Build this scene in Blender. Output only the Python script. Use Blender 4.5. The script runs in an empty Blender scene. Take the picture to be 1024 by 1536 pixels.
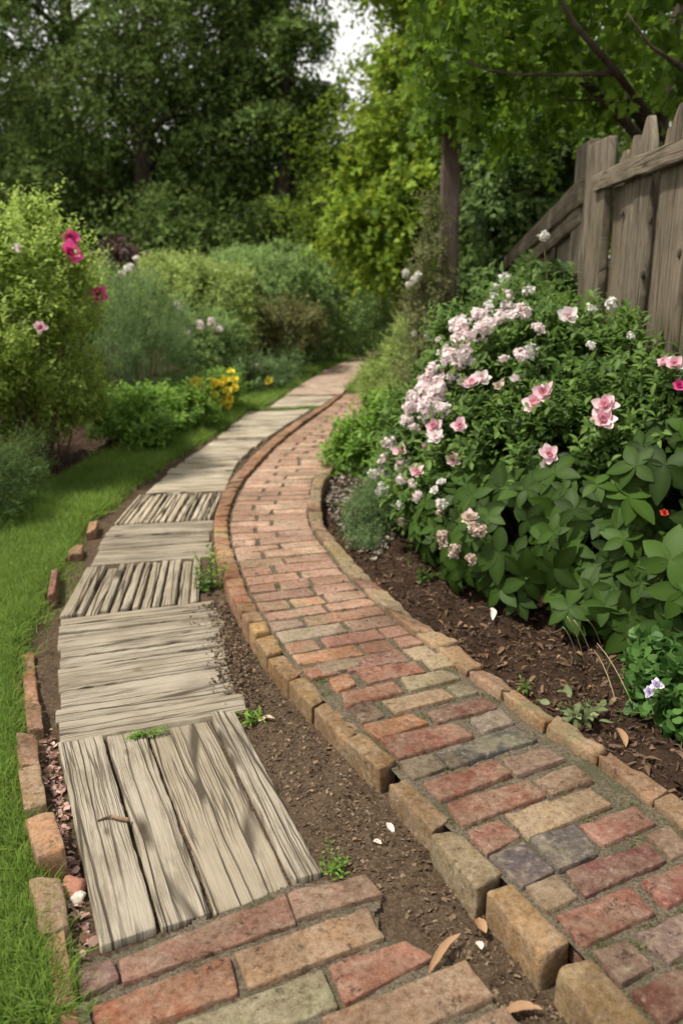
import bpy, math
import numpy as np

# ------------------------------------------------------------------ camera, sky, sun, exposure
scene = bpy.context.scene
CH, FPX, HZ = 1.17, 1300.0, 400.0            # eye height (m), focal length and horizon in photo pixels
PITCH = math.atan((768 - HZ) / FPX)
cam_data = bpy.data.cameras.new('camera')
cam = bpy.data.objects.new('camera', cam_data)
scene.collection.objects.link(cam)
cam.location = (0, 0, CH)
cam.rotation_euler = (math.pi / 2 - PITCH, 0, 0)
cam_data.sensor_fit = 'VERTICAL'
cam_data.sensor_height = 36
cam_data.lens = FPX / 1536 * 36
cam_data.clip_start, cam_data.clip_end = 0.05, 500
cam_data.dof.use_dof = True
cam_data.dof.focus_distance = 2.0
cam_data.dof.aperture_fstop = 3.4
scene.camera = cam

SUN_EL, SUN_DIR = math.radians(63), (-0.90, -0.30)    # sun high on the left
sun_az = math.atan2(SUN_DIR[0], SUN_DIR[1])
world = bpy.data.worlds.new("World")
scene.world = world
world.use_nodes = True
wn, wl = world.node_tree.nodes, world.node_tree.links
bg = wn['Background']
sky = wn.new('ShaderNodeTexSky')
sky.sky_type = 'NISHITA'
sky.sun_disc = False
sky.sun_elevation = SUN_EL
sky.sun_rotation = sun_az
sky.air_density, sky.dust_density, sky.ozone_density = 1.0, 4.0, 0.6
cloud = wn.new('ShaderNodeMix')
cloud.data_type = 'RGBA'
cloud.inputs[0].default_value = 0.72
wl.new(sky.outputs[0], cloud.inputs[6])
tc = wn.new('ShaderNodeTexCoord')
sep = wn.new('ShaderNodeSeparateXYZ')
wl.new(tc.outputs['Generated'], sep.inputs[0])
hz = wn.new('ShaderNodeMapRange')
wl.new(sep.outputs['Z'], hz.inputs[0])
hz.inputs[1].default_value, hz.inputs[2].default_value, hz.inputs[3].default_value, hz.inputs[4].default_value = 0.1, 0.55, 1.0, 0.0
cn = wn.new('ShaderNodeTexNoise')
wl.new(tc.outputs['Generated'], cn.inputs['Vector'])
cn.inputs['Scale'].default_value = 3.0
cm = wn.new('ShaderNodeMath')
cm.operation = 'MULTIPLY_ADD'
wl.new(cn.outputs[0], cm.inputs[0]); cm.inputs[1].default_value = 0.5; wl.new(hz.outputs[0], cm.inputs[2])
cc = wn.new('ShaderNodeMix')
cc.data_type = 'RGBA'
wl.new(cm.outputs[0], cc.inputs[0])
cc.inputs[6].default_value = (8.2, 8.0, 7.5, 1)          # thin white cloud over the blue
cc.inputs[7].default_value = (17, 16.4, 15.6, 1)         # brighter cloud bank low in the sky
wl.new(cc.outputs[2], cloud.inputs[7])
wl.new(cloud.outputs[2], bg.inputs[0])
bg.inputs[1].default_value = 0.075
sun_data = bpy.data.lights.new('sun', 'SUN')
sun_data.energy = 4.2
sun_data.angle = math.radians(4)
sun_data.color = (1.0, 0.93, 0.82)
sun = bpy.data.objects.new('sun', sun_data)
scene.collection.objects.link(sun)
sh = math.hypot(*SUN_DIR)
sv = np.array([SUN_DIR[0] / sh * math.cos(SUN_EL), SUN_DIR[1] / sh * math.cos(SUN_EL), math.sin(SUN_EL)])
from mathutils import Vector
sun.rotation_euler = Vector(sv).to_track_quat('Z', 'Y').to_euler()
scene.view_settings.view_transform = 'Standard'
scene.view_settings.look = 'None'
scene.view_settings.exposure = 0.36
scene.view_settings.gamma = 1
scene.render.engine = 'CYCLES'
scene.cycles.max_bounces = 8
scene.cycles.transparent_max_bounces = 8

# ------------------------------------------------------------------ helpers
COL = scene.collection
rng = np.random.default_rng(7)
BT = 0.07                                     # top of the brick path above the bare soil


def ray(px, py):
    u, v = (px - 512) / FPX, (py - 768) / FPX
    return np.array([u, math.cos(PITCH) - v * math.sin(PITCH), -math.sin(PITCH) - v * math.cos(PITCH)])


def G(px, py, z=0.0):                         # the point of the level z seen at a photo pixel
    d = ray(px, py)
    t = (z - CH) / d[2]
    return np.array([d[0] * t, d[1] * t, z])


def V(px, py, Y):                             # the point at distance Y seen at a photo pixel
    d = ray(px, py)
    return np.array([d[0], d[1], d[2]]) * (Y / d[1]) + np.array([0, 0, CH])


def nrm(a):
    return a / np.maximum(np.linalg.norm(a, axis=-1, keepdims=True), 1e-9)


def _h(i, j, k, s):
    n = (i.astype(np.uint32) * np.uint32(374761393) + j.astype(np.uint32) * np.uint32(668265263)
         + k.astype(np.uint32) * np.uint32(2246822519) + np.uint32((s * 3266489917) & 0xffffffff))
    n = (n ^ (n >> np.uint32(13))) * np.uint32(1274126177)
    n = n ^ (n >> np.uint32(16))
    return n.astype(np.float64) / 4294967295.0


def vnoise(p, s=0):
    p = np.asarray(p, float)
    f = np.floor(p).astype(np.int64)
    t = p - f
    t = t * t * (3 - 2 * t)
    out = 0
    for a in (0, 1):
        for b in (0, 1):
            for c in (0, 1):
                w = (t[:, 0] if a else 1 - t[:, 0]) * (t[:, 1] if b else 1 - t[:, 1]) * (t[:, 2] if c else 1 - t[:, 2])
                out = out + w * _h(f[:, 0] + a, f[:, 1] + b, f[:, 2] + c, s)
    return out * 2 - 1


def fbm(p, s=0, o=3):
    r, a = 0, 1.0
    for i in range(o):
        r = r + a * vnoise(np.asarray(p) * 2 ** i, s + i * 17)
        a *= 0.5
    return r


def tag(o, label=None, cat=None, group=None, kind=None):
    if label: o['label'] = label
    if cat: o['category'] = cat
    if group: o['group'] = group
    if kind: o['kind'] = kind
    return o


def thing(name, label, cat, loc, group=None):
    o = bpy.data.objects.new(name, None)
    COL.objects.link(o)
    o.location = [float(c) for c in loc]
    o.empty_display_size = 0.05
    return tag(o, label, cat, group)


def world_loc(o):
    p = np.zeros(3)
    while o is not None:
        p = p + np.array(o.location)
        o = o.parent
    return p


def obj(name, verts, faces, mat, parent=None, smooth=True, attrs=None, cols=None, uv=None, loc=None):
    """verts in world metres; faces = array (n,3) / (n,4), or a list of such arrays"""
    me = bpy.data.meshes.new(name)
    verts = np.asarray(verts, float)
    base = np.zeros(3)
    if loc is not None: base = np.asarray(loc, float)
    elif parent is not None: base = world_loc(parent)
    if not isinstance(faces, list): faces = [faces]
    faces = [np.asarray(f, np.int32) for f in faces if len(f)]
    nl = sum(f.size for f in faces)
    npoly = sum(len(f) for f in faces)
    me.vertices.add(len(verts))
    me.vertices.foreach_set('co', (verts - base).astype(np.float32).ravel())
    me.loops.add(nl)
    lv = np.concatenate([f.ravel() for f in faces])
    me.loops.foreach_set('vertex_index', lv)
    me.polygons.add(npoly)
    ls, o = [], 0
    for f in faces:
        ls.append(o + np.arange(len(f)) * f.shape[1])
        o += f.size
    me.polygons.foreach_set('loop_start', np.concatenate(ls).astype(np.int32))
    me.polygons.foreach_set('use_smooth', np.full(npoly, smooth))
    me.update(calc_edges=True)
    for k, a in (attrs or {}).items():
        at = me.attributes.new(k, 'FLOAT', 'POINT')
        at.data.foreach_set('value', np.asarray(a, np.float32))
    if cols is not None:
        at = me.color_attributes.new('bcol', 'FLOAT_COLOR', 'POINT')
        c = np.ones((len(verts), 4), np.float32)
        c[:, :3] = cols
        at.data.foreach_set('color', c.ravel())
    if uv is not None:
        ul = me.uv_layers.new(name='UVMap')
        ul.data.foreach_set('uv', np.asarray(uv, np.float32)[lv].ravel())
    me.materials.append(mat)
    ob = bpy.data.objects.new(name, me)
    COL.objects.link(ob)
    if loc is not None: ob.location = [float(c) for c in loc]
    if parent is not None: ob.parent = parent
    return ob


class Acc:                                    # collects pieces of one mesh
    def __init__(s): s.v, s.f, s.a, s.c, s.uv, s.n = [], {}, [], [], [], 0

    def add(s, v, f, a=None, c=None, uv=None):
        v = np.asarray(v, float)
        for g in (f if isinstance(f, list) else [f]):
            g = np.asarray(g)
            if len(g): s.f.setdefault(g.shape[1], []).append(g + s.n)
        s.v.append(v)
        s.a.append(np.zeros(len(v)) if a is None else np.broadcast_to(a, (len(v),)))
        if c is not None: s.c.append(np.broadcast_to(np.asarray(c, float), (len(v), 3)))
        if uv is not None: s.uv.append(uv)
        s.n += len(v)

    def build(s, name, mat, parent=None, smooth=True, loc=None):
        return obj(name, np.concatenate(s.v), [np.concatenate(q) for q in s.f.values()], mat, parent, smooth,
                   {'rnd': np.concatenate(s.a)}, np.concatenate(s.c) if s.c else None,
                   np.concatenate(s.uv) if s.uv else None, loc)


# ---------------- shapes
_topo = {}


def box_topo(nx, ny, nz):
    k = (nx, ny, nz)
    if k in _topo: return _topo[k]
    idx, pts, F = {}, [], []

    def g(i, j, l):
        if (i, j, l) not in idx:
            idx[(i, j, l)] = len(pts)
            pts.append((i, j, l))
        return idx[(i, j, l)]
    for i in range(nx - 1):
        for j in range(ny - 1):
            F.append((g(i, j, nz - 1), g(i + 1, j, nz - 1), g(i + 1, j + 1, nz - 1), g(i, j + 1, nz - 1)))
            F.append((g(i, j, 0), g(i, j + 1, 0), g(i + 1, j + 1, 0), g(i + 1, j, 0)))
    for l in range(nz - 1):
        for i in range(nx - 1):
            F.append((g(i, 0, l), g(i + 1, 0, l), g(i + 1, 0, l + 1), g(i, 0, l + 1)))
            F.append((g(i, ny - 1, l), g(i, ny - 1, l + 1), g(i + 1, ny - 1, l + 1), g(i + 1, ny - 1, l)))
        for j in range(ny - 1):
            F.append((g(0, j, l), g(0, j, l + 1), g(0, j + 1, l + 1), g(0, j + 1, l)))
            F.append((g(nx - 1, j, l), g(nx - 1, j + 1, l), g(nx - 1, j + 1, l + 1), g(nx - 1, j, l + 1)))
    _topo[k] = (np.array(pts), np.array(F))
    return _topo[k]


def axis(h, r, n):
    m = np.linspace(-h + r, h - r, n)
    return np.concatenate([[-h, -h + .35 * r], m, [h - .35 * r, h]])


def quad_block(q, ztop, height, r=0.006, n=(8, 5, 2), seed=0, rough=0.002, chip=0.8):
    """worn block whose top follows the quad q = TL, TR, BR, BL (xy); ztop a number or four"""
    q = np.asarray(q, float)[:, :2]
    zt = np.broadcast_to(np.asarray(ztop, float), (4,))
    a = (np.linalg.norm(q[1] - q[0]) + np.linalg.norm(q[2] - q[3])) / 4
    b = (np.linalg.norm(q[3] - q[0]) + np.linalg.norm(q[2] - q[1])) / 4
    c = height / 2
    r = min(r, a * .45, b * .45, c * .45)
    X, Y, Z = axis(a, r, n[0]), axis(b, r, n[1]), axis(c, r, n[2])
    I, F = box_topo(len(X), len(Y), len(Z))
    p = np.stack([X[I[:, 0]], Y[I[:, 1]], Z[I[:, 2]]], 1)
    h = np.array([a, b, c])
    off = seed * 7.31 + np.array([1.7, 9.2, 3.3])
    re = r * np.clip(1 + chip * fbm(p * 28 + off, 5, 2)[:, None], .35, 2.4)
    core = np.clip(p, -(h - re), h - re)
    d = p - core
    p = core + nrm(d) * np.minimum(np.linalg.norm(d, axis=1, keepdims=True), re)
    p = p + rough * np.stack([.45 * fbm(p * 22 + off, 1, 3), .45 * fbm(p * 22 + off, 2, 3), .8 * fbm(p * 35 + off, 3, 2)], 1)
    u, v = (p[:, :1] / a + 1) / 2, (p[:, 1:2] / b + 1) / 2
    bl = lambda A: (A[0] * (1 - u) * v + A[1] * u * v + A[2] * u * (1 - v) + A[3] * (1 - u) * (1 - v))
    xy = bl(q)
    z = bl(zt[:, None])[:, 0] - c + p[:, 2]
    uv = np.stack([p[:, 0], p[:, 1]], 1)
    return np.column_stack([xy, z]), F, uv


def tube(pts, rad, n=7, seed=0, wob=0.0):
    pts = np.asarray(pts, float)
    rad = np.broadcast_to(np.asarray(rad, float), (len(pts),))
    t = nrm(np.gradient(pts, axis=0))
    ref = np.array([0, 0, 1.0]) if abs(t[:, 2]).mean() < .8 else np.array([1.0, 0.1, 0])
    x = nrm(np.cross(t, ref))
    y = np.cross(t, x)
    an = np.linspace(0, 2 * math.pi, n, endpoint=False)
    ring = x[:, None] * np.cos(an)[None, :, None] + y[:, None] * np.sin(an)[None, :, None]
    v = pts[:, None] + ring * rad[:, None, None]
    v = v.reshape(-1, 3)
    if wob: v = v + ring.reshape(-1, 3) * (wob * fbm(v * 9 + seed, seed, 2))[:, None] * np.repeat(rad, n)[:, None]
    m = len(pts)
    i, j = np.meshgrid(np.arange(m - 1), np.arange(n), indexing='ij')
    i, j = i.ravel(), j.ravel()
    F = np.stack([i * n + j, i * n + (j + 1) % n, (i + 1) * n + (j + 1) % n, (i + 1) * n + j], 1)
    v = np.vstack([v, pts[:1], pts[-1:]])
    k = np.arange(n)
    c0 = np.stack([np.full(n, m * n), (k + 1) % n, k], 1)
    c1 = np.stack([np.full(n, m * n + 1), (m - 1) * n + k, (m - 1) * n + (k + 1) % n], 1)
    return v, [F, np.vstack([c0, c1])]


def curve(a, b, bend, n=8):
    t = np.linspace(0, 1, n)[:, None]
    return np.asarray(a) * (1 - t) + np.asarray(b) * t + np.asarray(bend) * (4 * t * (1 - t))


# ---------------- leaves (template: x across, y along, z up; triangles)
def T_diamond():
    v = np.array([(0, 0, 0), (-.5, .42, .1), (0, 1, -.06), (.5, .42, .1), (0, .45, -.02)])
    return v, np.array([(0, 3, 4), (3, 2, 4), (2, 1, 4), (1, 0, 4)])


def T_ovate(w=(.0, .34, .5, .42, .2, 0), droop=.22, fold=.16):
    ys = np.linspace(0, 1, len(w))
    V_, F = [], []
    for y, x in zip(ys, w):
        z = -droop * y * y
        V_ += [(-x, y, z + fold * x), (0, y, z), (x, y, z + fold * x)]
    for i in range(len(w) - 1):
        for k in (0, 1):
            a = i * 3 + k
            F += [(a, a + 1, a + 4), (a, a + 4, a + 3)]
    return np.array(V_, float), np.array(F)


def T_lobed():                               # maple-like outline
    o = [(0, 0), (.22, .02), (.5, .0), (.42, .22), (.62, .5), (.34, .48), (.24, .62), (0, 1)]
    pts = o + [(-x, y) for x, y in o[-2:0:-1]]
    v = [(0, .32, -.04)] + [(x, y, .12 * abs(x) - .15 * y * y) for x, y in pts]
    n = len(pts)
    return np.array(v), np.array([(0, 1 + k, 1 + (k + 1) % n) for k in range(n)])


def T_needle():
    v = np.array([(-.5, 0, 0), (.5, 0, 0), (.35, .6, -.04), (-.35, .6, -.04), (0, 1, -.12)])
    return v, np.array([(0, 1, 2), (0, 2, 3), (3, 2, 4)])


def T_round():
    an = np.linspace(0, 2 * math.pi, 9)[:-1] - math.pi / 2
    v = [(0, .5, -.05)] + [(.5 * math.cos(a), .5 + .5 * math.sin(a) * (.95 if k else .75), .05 * math.cos(2 * a)) for k, a in enumerate(an)]
    return np.array(v), np.array([(0, 1 + k, 1 + (k + 1) % 8) for k in range(8)])


TD, TO, TL_, TN, TR_ = T_diamond(), T_ovate(), T_lobed(), T_needle(), T_round()
TP = T_ovate((.03, .2, .42, .5, .46, .3, 0), droop=.28, fold=.22)      # broad pointed leaf
TB = T_ovate((.5, .4, .3, .18, 0), droop=.45, fold=.1)                  # grass blade
TPET = T_ovate((.12, .34, .5, .5, .34, .1), droop=-.35, fold=.35)       # cupped petal


def leaves(P, D, N, L, W, tpl, r):
    """P, D (along), N (up) (n,3); L length, W width/length"""
    v, f = tpl
    n = len(P)
    y = nrm(D)
    x = nrm(np.cross(y, N))
    z = np.cross(x, y)
    L = np.broadcast_to(L, (n,))[:, None, None]
    W = np.broadcast_to(W, (n,))[:, None, None]
    vv = P[:, None] + L * (x[:, None] * v[None, :, :1] * W + y[:, None] * v[None, :, 1:2] + z[:, None] * v[None, :, 2:3])
    ff = f[None] + (np.arange(n) * len(v))[:, None, None]
    rr = np.repeat(np.broadcast_to(r, (n,)), len(v)).reshape(n, len(v))
    if len(v) >= 15: rr = np.clip(rr + np.where(np.abs(v[:, 0]) < 1e-6, .22, -.05)[None], 0, 1)      # paler midrib
    return vv.reshape(-1, 3), ff.reshape(-1, f.shape[1]), rr.ravel()


def rdir(n, g):
    return nrm(g.normal(size=(n, 3)))


def blob_points(ells, n, g, lo=.72, hi=1.02, lump=.22, freq=2.6, zmin=0.02, seed=0, inside=.72, clump=2.6):
    """points near the skin of a union of ellipsoids, with their outward directions"""
    ells = [np.asarray(e, float) for e in ells]
    area = np.array([e[3] * e[4] + e[3] * e[5] + e[4] * e[5] for e in ells])
    P, O = [], []
    for k, e in enumerate(ells):
        m = int(n * 3.2 * area[k] / area.sum()) + 1
        d = rdir(m, g)
        rr = (lo + (hi - lo) * g.random(m) ** .6) * (1 + lump * fbm(d * freq + 11 * k, seed + k, 2))
        p = e[:3] + d * e[3:] * rr[:, None]
        o = nrm(d / e[3:])
        ok = (p[:, 2] > zmin) & (vnoise(p * (clump / e[3:].mean()) + 5 * k, seed + 3) > -.12 + .22 * g.normal(size=m))
        for j, q in enumerate(ells):
            if j != k: ok &= (((p - q[:3]) / q[3:]) ** 2).sum(1) > inside ** 2
        P.append(p[ok])
        O.append(o[ok])
    P, O = np.concatenate(P), np.concatenate(O)
    if len(P) > n:
        i = g.permutation(len(P))[:n]
        P, O = P[i], O[i]
    return P, O


def shoots(P, D, length, m, L, W, tpl, g, spread=.9, curl=.25, flat=.0):
    """leaves set along shoots that start at P and run along D"""
    n = len(P)
    D = nrm(D)
    ref = rdir(n, g)
    x = nrm(np.cross(D, ref))
    y = np.cross(D, x)
    length = np.broadcast_to(length, (n,)) * (.6 + .8 * g.random(n))
    t = (np.arange(m) + .5) / m
    ang = (np.arange(m) * 2.4)[None] + g.random((n, 1)) * 6.3
    rad = x[:, None] * np.cos(ang)[..., None] + y[:, None] * np.sin(ang)[..., None]
    pos = P[:, None] + D[:, None] * (t[None, :, None] * length[:, None, None])
    pos[..., 2] -= curl * length[:, None] * t[None] ** 2
    ld = rad * spread + D[:, None] * (.35 + .6 * t[None, :, None]) + g.normal(size=(n, m, 3)) * .18
    up = D[:, None] * .8 + np.array([0, 0, .7]) - rad * .2 + g.normal(size=(n, m, 3)) * .25
    size = L * (.65 + .5 * g.random((n, m))) * (1 - .35 * t[None])
    r = np.clip(.45 + .26 * g.normal(size=(n, 1)) + .16 * g.normal(size=(n, m)) + .35 * (t[None] - .5), 0, 1)
    return leaves(pos.reshape(-1, 3), ld.reshape(-1, 3), up.reshape(-1, 3), size.ravel(), W, tpl, r.ravel())


# ------------------------------------------------------------------ materials
class NT:
    def __init__(s, name):
        s.m = bpy.data.materials.new(name)
        s.m.use_nodes = True
        s.n, s.l = s.m.node_tree.nodes, s.m.node_tree.links
        s.p = s.n['Principled BSDF']
        s.out = s.n['Material Output']

    def new(s, t, ins=None, **kw):
        d = s.n.new(t)
        for k, v in kw.items(): setattr(d, k, v)
        for k, v in (ins or {}).items(): s.set(d.inputs[k], v)
        return d

    def set(s, sock, v):
        if isinstance(v, bpy.types.NodeSocket): s.l.new(v, sock)
        elif isinstance(v, (tuple, list)) and len(v) == 3 and sock.type == 'RGBA': sock.default_value = (*v, 1)
        else: sock.default_value = v

    def pos(s): return s.new('ShaderNodeNewGeometry').outputs['Position']
    def attr(s, a, o='Fac'): return s.new('ShaderNodeAttribute', attribute_name=a).outputs[o]

    def noise(s, vec, scale, detail=4, rough=.55, dist=0, o='Fac'):
        return s.new('ShaderNodeTexNoise', {'Vector': vec, 'Scale': scale, 'Detail': detail, 'Roughness': rough, 'Distortion': dist}).outputs[o]

    def ramp(s, f, a, b, ca=0, cb=1):
        return s.new('ShaderNodeMapRange', {'Value': f, 'From Min': a, 'From Max': b, 'To Min': ca, 'To Max': cb}).outputs[0]

    def mix(s, f, a, b, mode='MIX'):
        d = s.new('ShaderNodeMix', data_type='RGBA', blend_type=mode)
        s.set(d.inputs[0], f); s.set(d.inputs[6], a); s.set(d.inputs[7], b)
        return d.outputs[2]

    def math(s, op, a, b=0.0):
        d = s.new('ShaderNodeMath', operation=op)
        s.set(d.inputs[0], a); s.set(d.inputs[1], b)
        return d.outputs[0]

    def scale(s, v, k):
        return s.new('ShaderNodeVectorMath', {0: v, 1: k}, operation='MULTIPLY').outputs[0]

    def bump(s, h, strength=.5, dist=.01, prev=None):
        d = s.new('ShaderNodeBump', {'Height': h, 'Strength': strength, 'Distance': dist})
        if prev is not None: s.l.new(prev, d.inputs['Normal'])
        return d.outputs[0]

    def done(s, col, rough=.9, normal=None, spec=.3):
        s.set(s.p.inputs['Base Color'], col)
        s.set(s.p.inputs['Roughness'], rough)
        s.p.inputs['Specular IOR Level'].default_value = spec
        if normal is not None: s.l.new(normal, s.p.inputs['Normal'])
        return s.m


def leaf_mat(name, dark, light, trans=.3, tcol=None, rough=.5, spec=.35, patch=None):
    t = NT(name)
    r = t.attr('rnd')
    c = t.mix(r, dark, light)
    if patch: c = t.mix(t.ramp(t.noise(t.pos(), patch[0], 2), .45, .65), c, patch[1])
    t.done(c, rough, None, spec)
    tr = t.new('ShaderNodeBsdfTranslucent')
    tc = t.mix(.5, c, tcol or tuple(min(1, q * 1.9) for q in light))
    t.set(tr.inputs[0], tc)
    mx = t.new('ShaderNodeMixShader', {0: trans})
    t.l.new(t.p.outputs[0], mx.inputs[1]); t.l.new(tr.outputs[0], mx.inputs[2])
    t.l.new(mx.outputs[0], t.out.inputs[0])
    return t.m


def mat_brick():
    t = NT('weathered_brick')
    p = t.pos()
    c = t.attr('bcol', 'Color')
    n0, n1, n2, n3 = t.noise(p, 7, 3, .5), t.noise(p, 17, 6, .68, .4), t.noise(p, 75, 6, .72), t.noise(p, 260, 4, .7)
    c = t.mix(t.ramp(n1, .42, .58, .12, .72), c, t.mix(.70, c, (.32, .255, .185)))         # dusty lighter areas
    c = t.mix(t.ramp(n0, .46, .60, 0, .45), c, t.mix(1, c, (.62, .55, .50), 'MULTIPLY'))
    c = t.mix(t.ramp(n2, .36, .52, .75, 0), c, t.mix(1, c, (.48, .42, .38), 'MULTIPLY'))
    c = t.mix(t.ramp(n2, .56, .68, 0, .6), c, t.mix(.6, c, (.50, .43, .34)))
    spots = t.math('MULTIPLY', t.ramp(t.noise(p, 46, 7, .78), .575, .63, 0, .85), t.ramp(t.noise(p, 8, 3), .46, .56))
    c = t.mix(spots, c, (.06, .05, .038))
    pale = t.ramp(t.noise(p, 27, 7, .75, .8), .60, .67, 0, .6)
    c = t.mix(pale, c, (.44, .40, .32))
    c = t.mix(t.ramp(n3, .36, .5, .38, 0), c, t.mix(1, c, (.35, .3, .27), 'MULTIPLY'))
    wear = t.noise(p, 3.2, 5, .6, .5)
    c = t.mix(t.ramp(wear, .47, .60, 0, .6), c, t.mix(1, c, (.52, .47, .42), 'MULTIPLY'))      # damp, grimy areas across several bricks
    c = t.mix(t.math('MULTIPLY', t.ramp(wear, .44, .36, 0, 1), t.ramp(n1, .44, .56, 0, .5)), c, (.16, .165, .085))     # thin algae
    h = t.math('ADD', t.math('MULTIPLY', n2, .9), t.math('MULTIPLY', n3, .6))
    h = t.math('SUBTRACT', h, t.math('MULTIPLY', spots, .25))
    return t.done(c, .9, t.bump(h, 1.0, .006), .2)


def mat_wood(name, base, dark, crack=1.0, green=.0):
    t = NT(name)
    uv = t.new('ShaderNodeUVMap').outputs[0]
    wv = t.noise(t.scale(uv, (7, 2.6, 1)), 1, 3, .5, 0, 'Color')
    wv = t.new('ShaderNodeVectorMath', {0: wv, 1: (.5, .5, .5)}, operation='SUBTRACT').outputs[0]
    u2 = t.new('ShaderNodeVectorMath', {0: uv, 1: t.scale(wv, (.024, 0, 0))}, operation='ADD').outputs[0]
    g1 = t.noise(t.scale(u2, (85, 1.1, 1)), 1, 4, .55)
    g2 = t.noise(t.scale(u2, (420, 7, 1)), 1, 4, .7)
    patch = t.noise(t.scale(uv, (9, 4, 1)), 1, 5, .65)
    tone = t.attr('rnd')
    c = t.mix(t.ramp(g1, .34, .62, .22, 0), base, dark)
    c = t.mix(t.ramp(g2, .44, .56, .8, 0), c, dark)
    c = t.mix(t.ramp(g2, .56, .66, 0, .5), c, tuple(q * f for q, f in zip(base, (1.25, 1.22, 1.2))))
    c = t.mix(t.ramp(patch, .44, .60, 0, .45), c, tuple(q * f for q, f in zip(base, (1.1, 1.1, 1.12))))
    c = t.mix(t.ramp(patch, .38, .50, .5, 0), c, dark)
    kn = t.new('ShaderNodeTexVoronoi', {'Vector': t.scale(uv, (5.5, 2.4, 1)), 'Scale': 1.0}, voronoi_dimensions='2D', feature='F1').outputs['Distance']
    c = t.mix(t.ramp(kn, .018, .05, .7, 0), c, (.075, .052, .034))          # knots
    c = t.mix(t.math('MULTIPLY', tone, .5), c, tuple(q * f for q, f in zip(base, (.74, .68, .60))))
    def edge(sc, w):
        v = t.new('ShaderNodeTexVoronoi', {'Vector': t.scale(u2, sc), 'Scale': 1.0}, voronoi_dimensions='2D', feature='DISTANCE_TO_EDGE').outputs['Distance']
        return t.ramp(v, w * .35, w, 1, 0)
    m1 = t.ramp(t.noise(t.scale(uv, (8, 1.3, 1)), 1, 2), .40, .52)
    m2 = t.ramp(t.noise(t.scale(uv, (12, 2.4, 4)), 1, 2), .44, .56)
    ck = t.math('MAXIMUM', t.math('MULTIPLY', edge((30, .8, 1), .062), m1), t.math('MULTIPLY', edge((105, 2.0, 1), .085), t.math('MULTIPLY', m2, .75)))
    ck = t.math('MULTIPLY', ck, crack)
    c = t.mix(t.math('MULTIPLY', ck, .9), c, (.045, .034, .023))
    if green:
        c = t.mix(t.ramp(t.noise(t.pos(), 5, 5, .65), .5, .68, 0, green), c, (.10, .115, .045))
    h = t.math('SUBTRACT', t.math('ADD', t.math('MULTIPLY', g1, .3), t.math('MULTIPLY', g2, .5)), t.math('MULTIPLY', ck, .9))
    return t.done(c, .85, t.bump(h, .9, .004), .2)


def mat_soil():
    t = NT('ground_soil')
    p = t.pos()
    bed, turf, far = t.attr('bed'), t.attr('turf'), t.attr('far')
    n0, n1, n2, n3 = t.noise(p, 2.6, 4), t.noise(p, 22, 6, .65), t.noise(p, 120, 6, .7), t.noise(p, 420, 3, .7)
    dirt = t.mix(t.ramp(n1, .32, .68), (.065, .042, .026), (.165, .115, .072))
    dirt = t.mix(t.ramp(n2, .46, .62, .0, .65), dirt, (.26, .195, .135))
    mul = t.mix(t.ramp(n1, .35, .65), (.026, .015, .010), (.085, .05, .031))
    mul = t.mix(t.ramp(n2, .5, .75, 0, .8), mul, (.15, .10, .068))
    c = t.mix(t.ramp(t.math('ADD', bed, t.math('MULTIPLY', t.math('SUBTRACT', n1, .5), .5)), .35, .65), dirt, mul)
    gr = t.mix(n1, (.085, .15, .03), (.18, .26, .065))
    c = t.mix(t.ramp(t.math('ADD', turf, t.math('MULTIPLY', t.math('SUBTRACT', n1, .5), .6)), .35, .65), c, gr)
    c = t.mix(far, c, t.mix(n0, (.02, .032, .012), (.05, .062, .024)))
    c = t.mix(t.ramp(n3, .3, .7, .45, 0), c, (.03, .02, .014))
    h = t.math('ADD', t.math('MULTIPLY', n2, .8), t.math('MULTIPLY', n3, .45))
    return t.done(c, .97, t.bump(h, 1, .012), .12)


def mat_mortar():
    t = NT('gritty_mortar')
    p = t.pos()
    n1, n2, n3 = t.noise(p, 9, 5, .6), t.noise(p, 150, 5, .75), t.noise(p, 600, 2, .6)
    c = t.mix(t.ramp(n2, .38, .62), (.075, .06, .042), (.25, .205, .145))
    c = t.mix(t.ramp(n1, .5, .64, 0, .65), c, (.07, .08, .035))
    c = t.mix(t.ramp(n3, .58, .68, 0, .6), c, (.36, .32, .25))
    return t.done(c, .95, t.bump(t.math('ADD', n2, n3), .9, .005), .15)


def mat_plain(name, a, b, scale=30, rough=.85, bump=.3, stretch=(1, 1, 1)):
    t = NT(name)
    n = t.noise(t.scale(t.pos(), stretch), scale, 5, .65)
    return t.done(t.mix(t.ramp(n, .3, .7), a, b), rough, t.bump(n, bump, .005), .25)


def mat_petal(name, a, b, trans=.3):
    return leaf_mat(name, a, b, trans, tuple(min(1, x * 1.02) for x in b), .6, .2)


M_BRICK = mat_brick()
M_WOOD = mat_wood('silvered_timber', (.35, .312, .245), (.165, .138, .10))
M_PALE_WOOD = mat_wood('pale_timber', (.52, .465, .37), (.30, .25, .18), 1.0)  # same grain in a paler base colour, for the farther squares
M_FENCE = mat_wood('fence_timber', (.225, .19, .142), (.075, .060, .044), 1.0, .3)
M_POST = mat_wood('dark_post_timber', (.15, .112, .095), (.07, .052, .045), .5)
M_SOIL = mat_soil()
M_MORTAR = mat_mortar()
M_BARK = mat_plain('bark', (.03, .023, .017), (.09, .07, .05), 18, .95, .8, (1, 1, .25))
M_STEM = mat_plain('green_stem', (.06, .075, .025), (.12, .12, .05), 40)
M_TWIG = mat_plain('brown_stem', (.06, .04, .026), (.14, .10, .07), 60)
M_GRASS = leaf_mat('grass_blade', (.05, .11, .018), (.28, .42, .09), .47, (.46, .64, .11))

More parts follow.
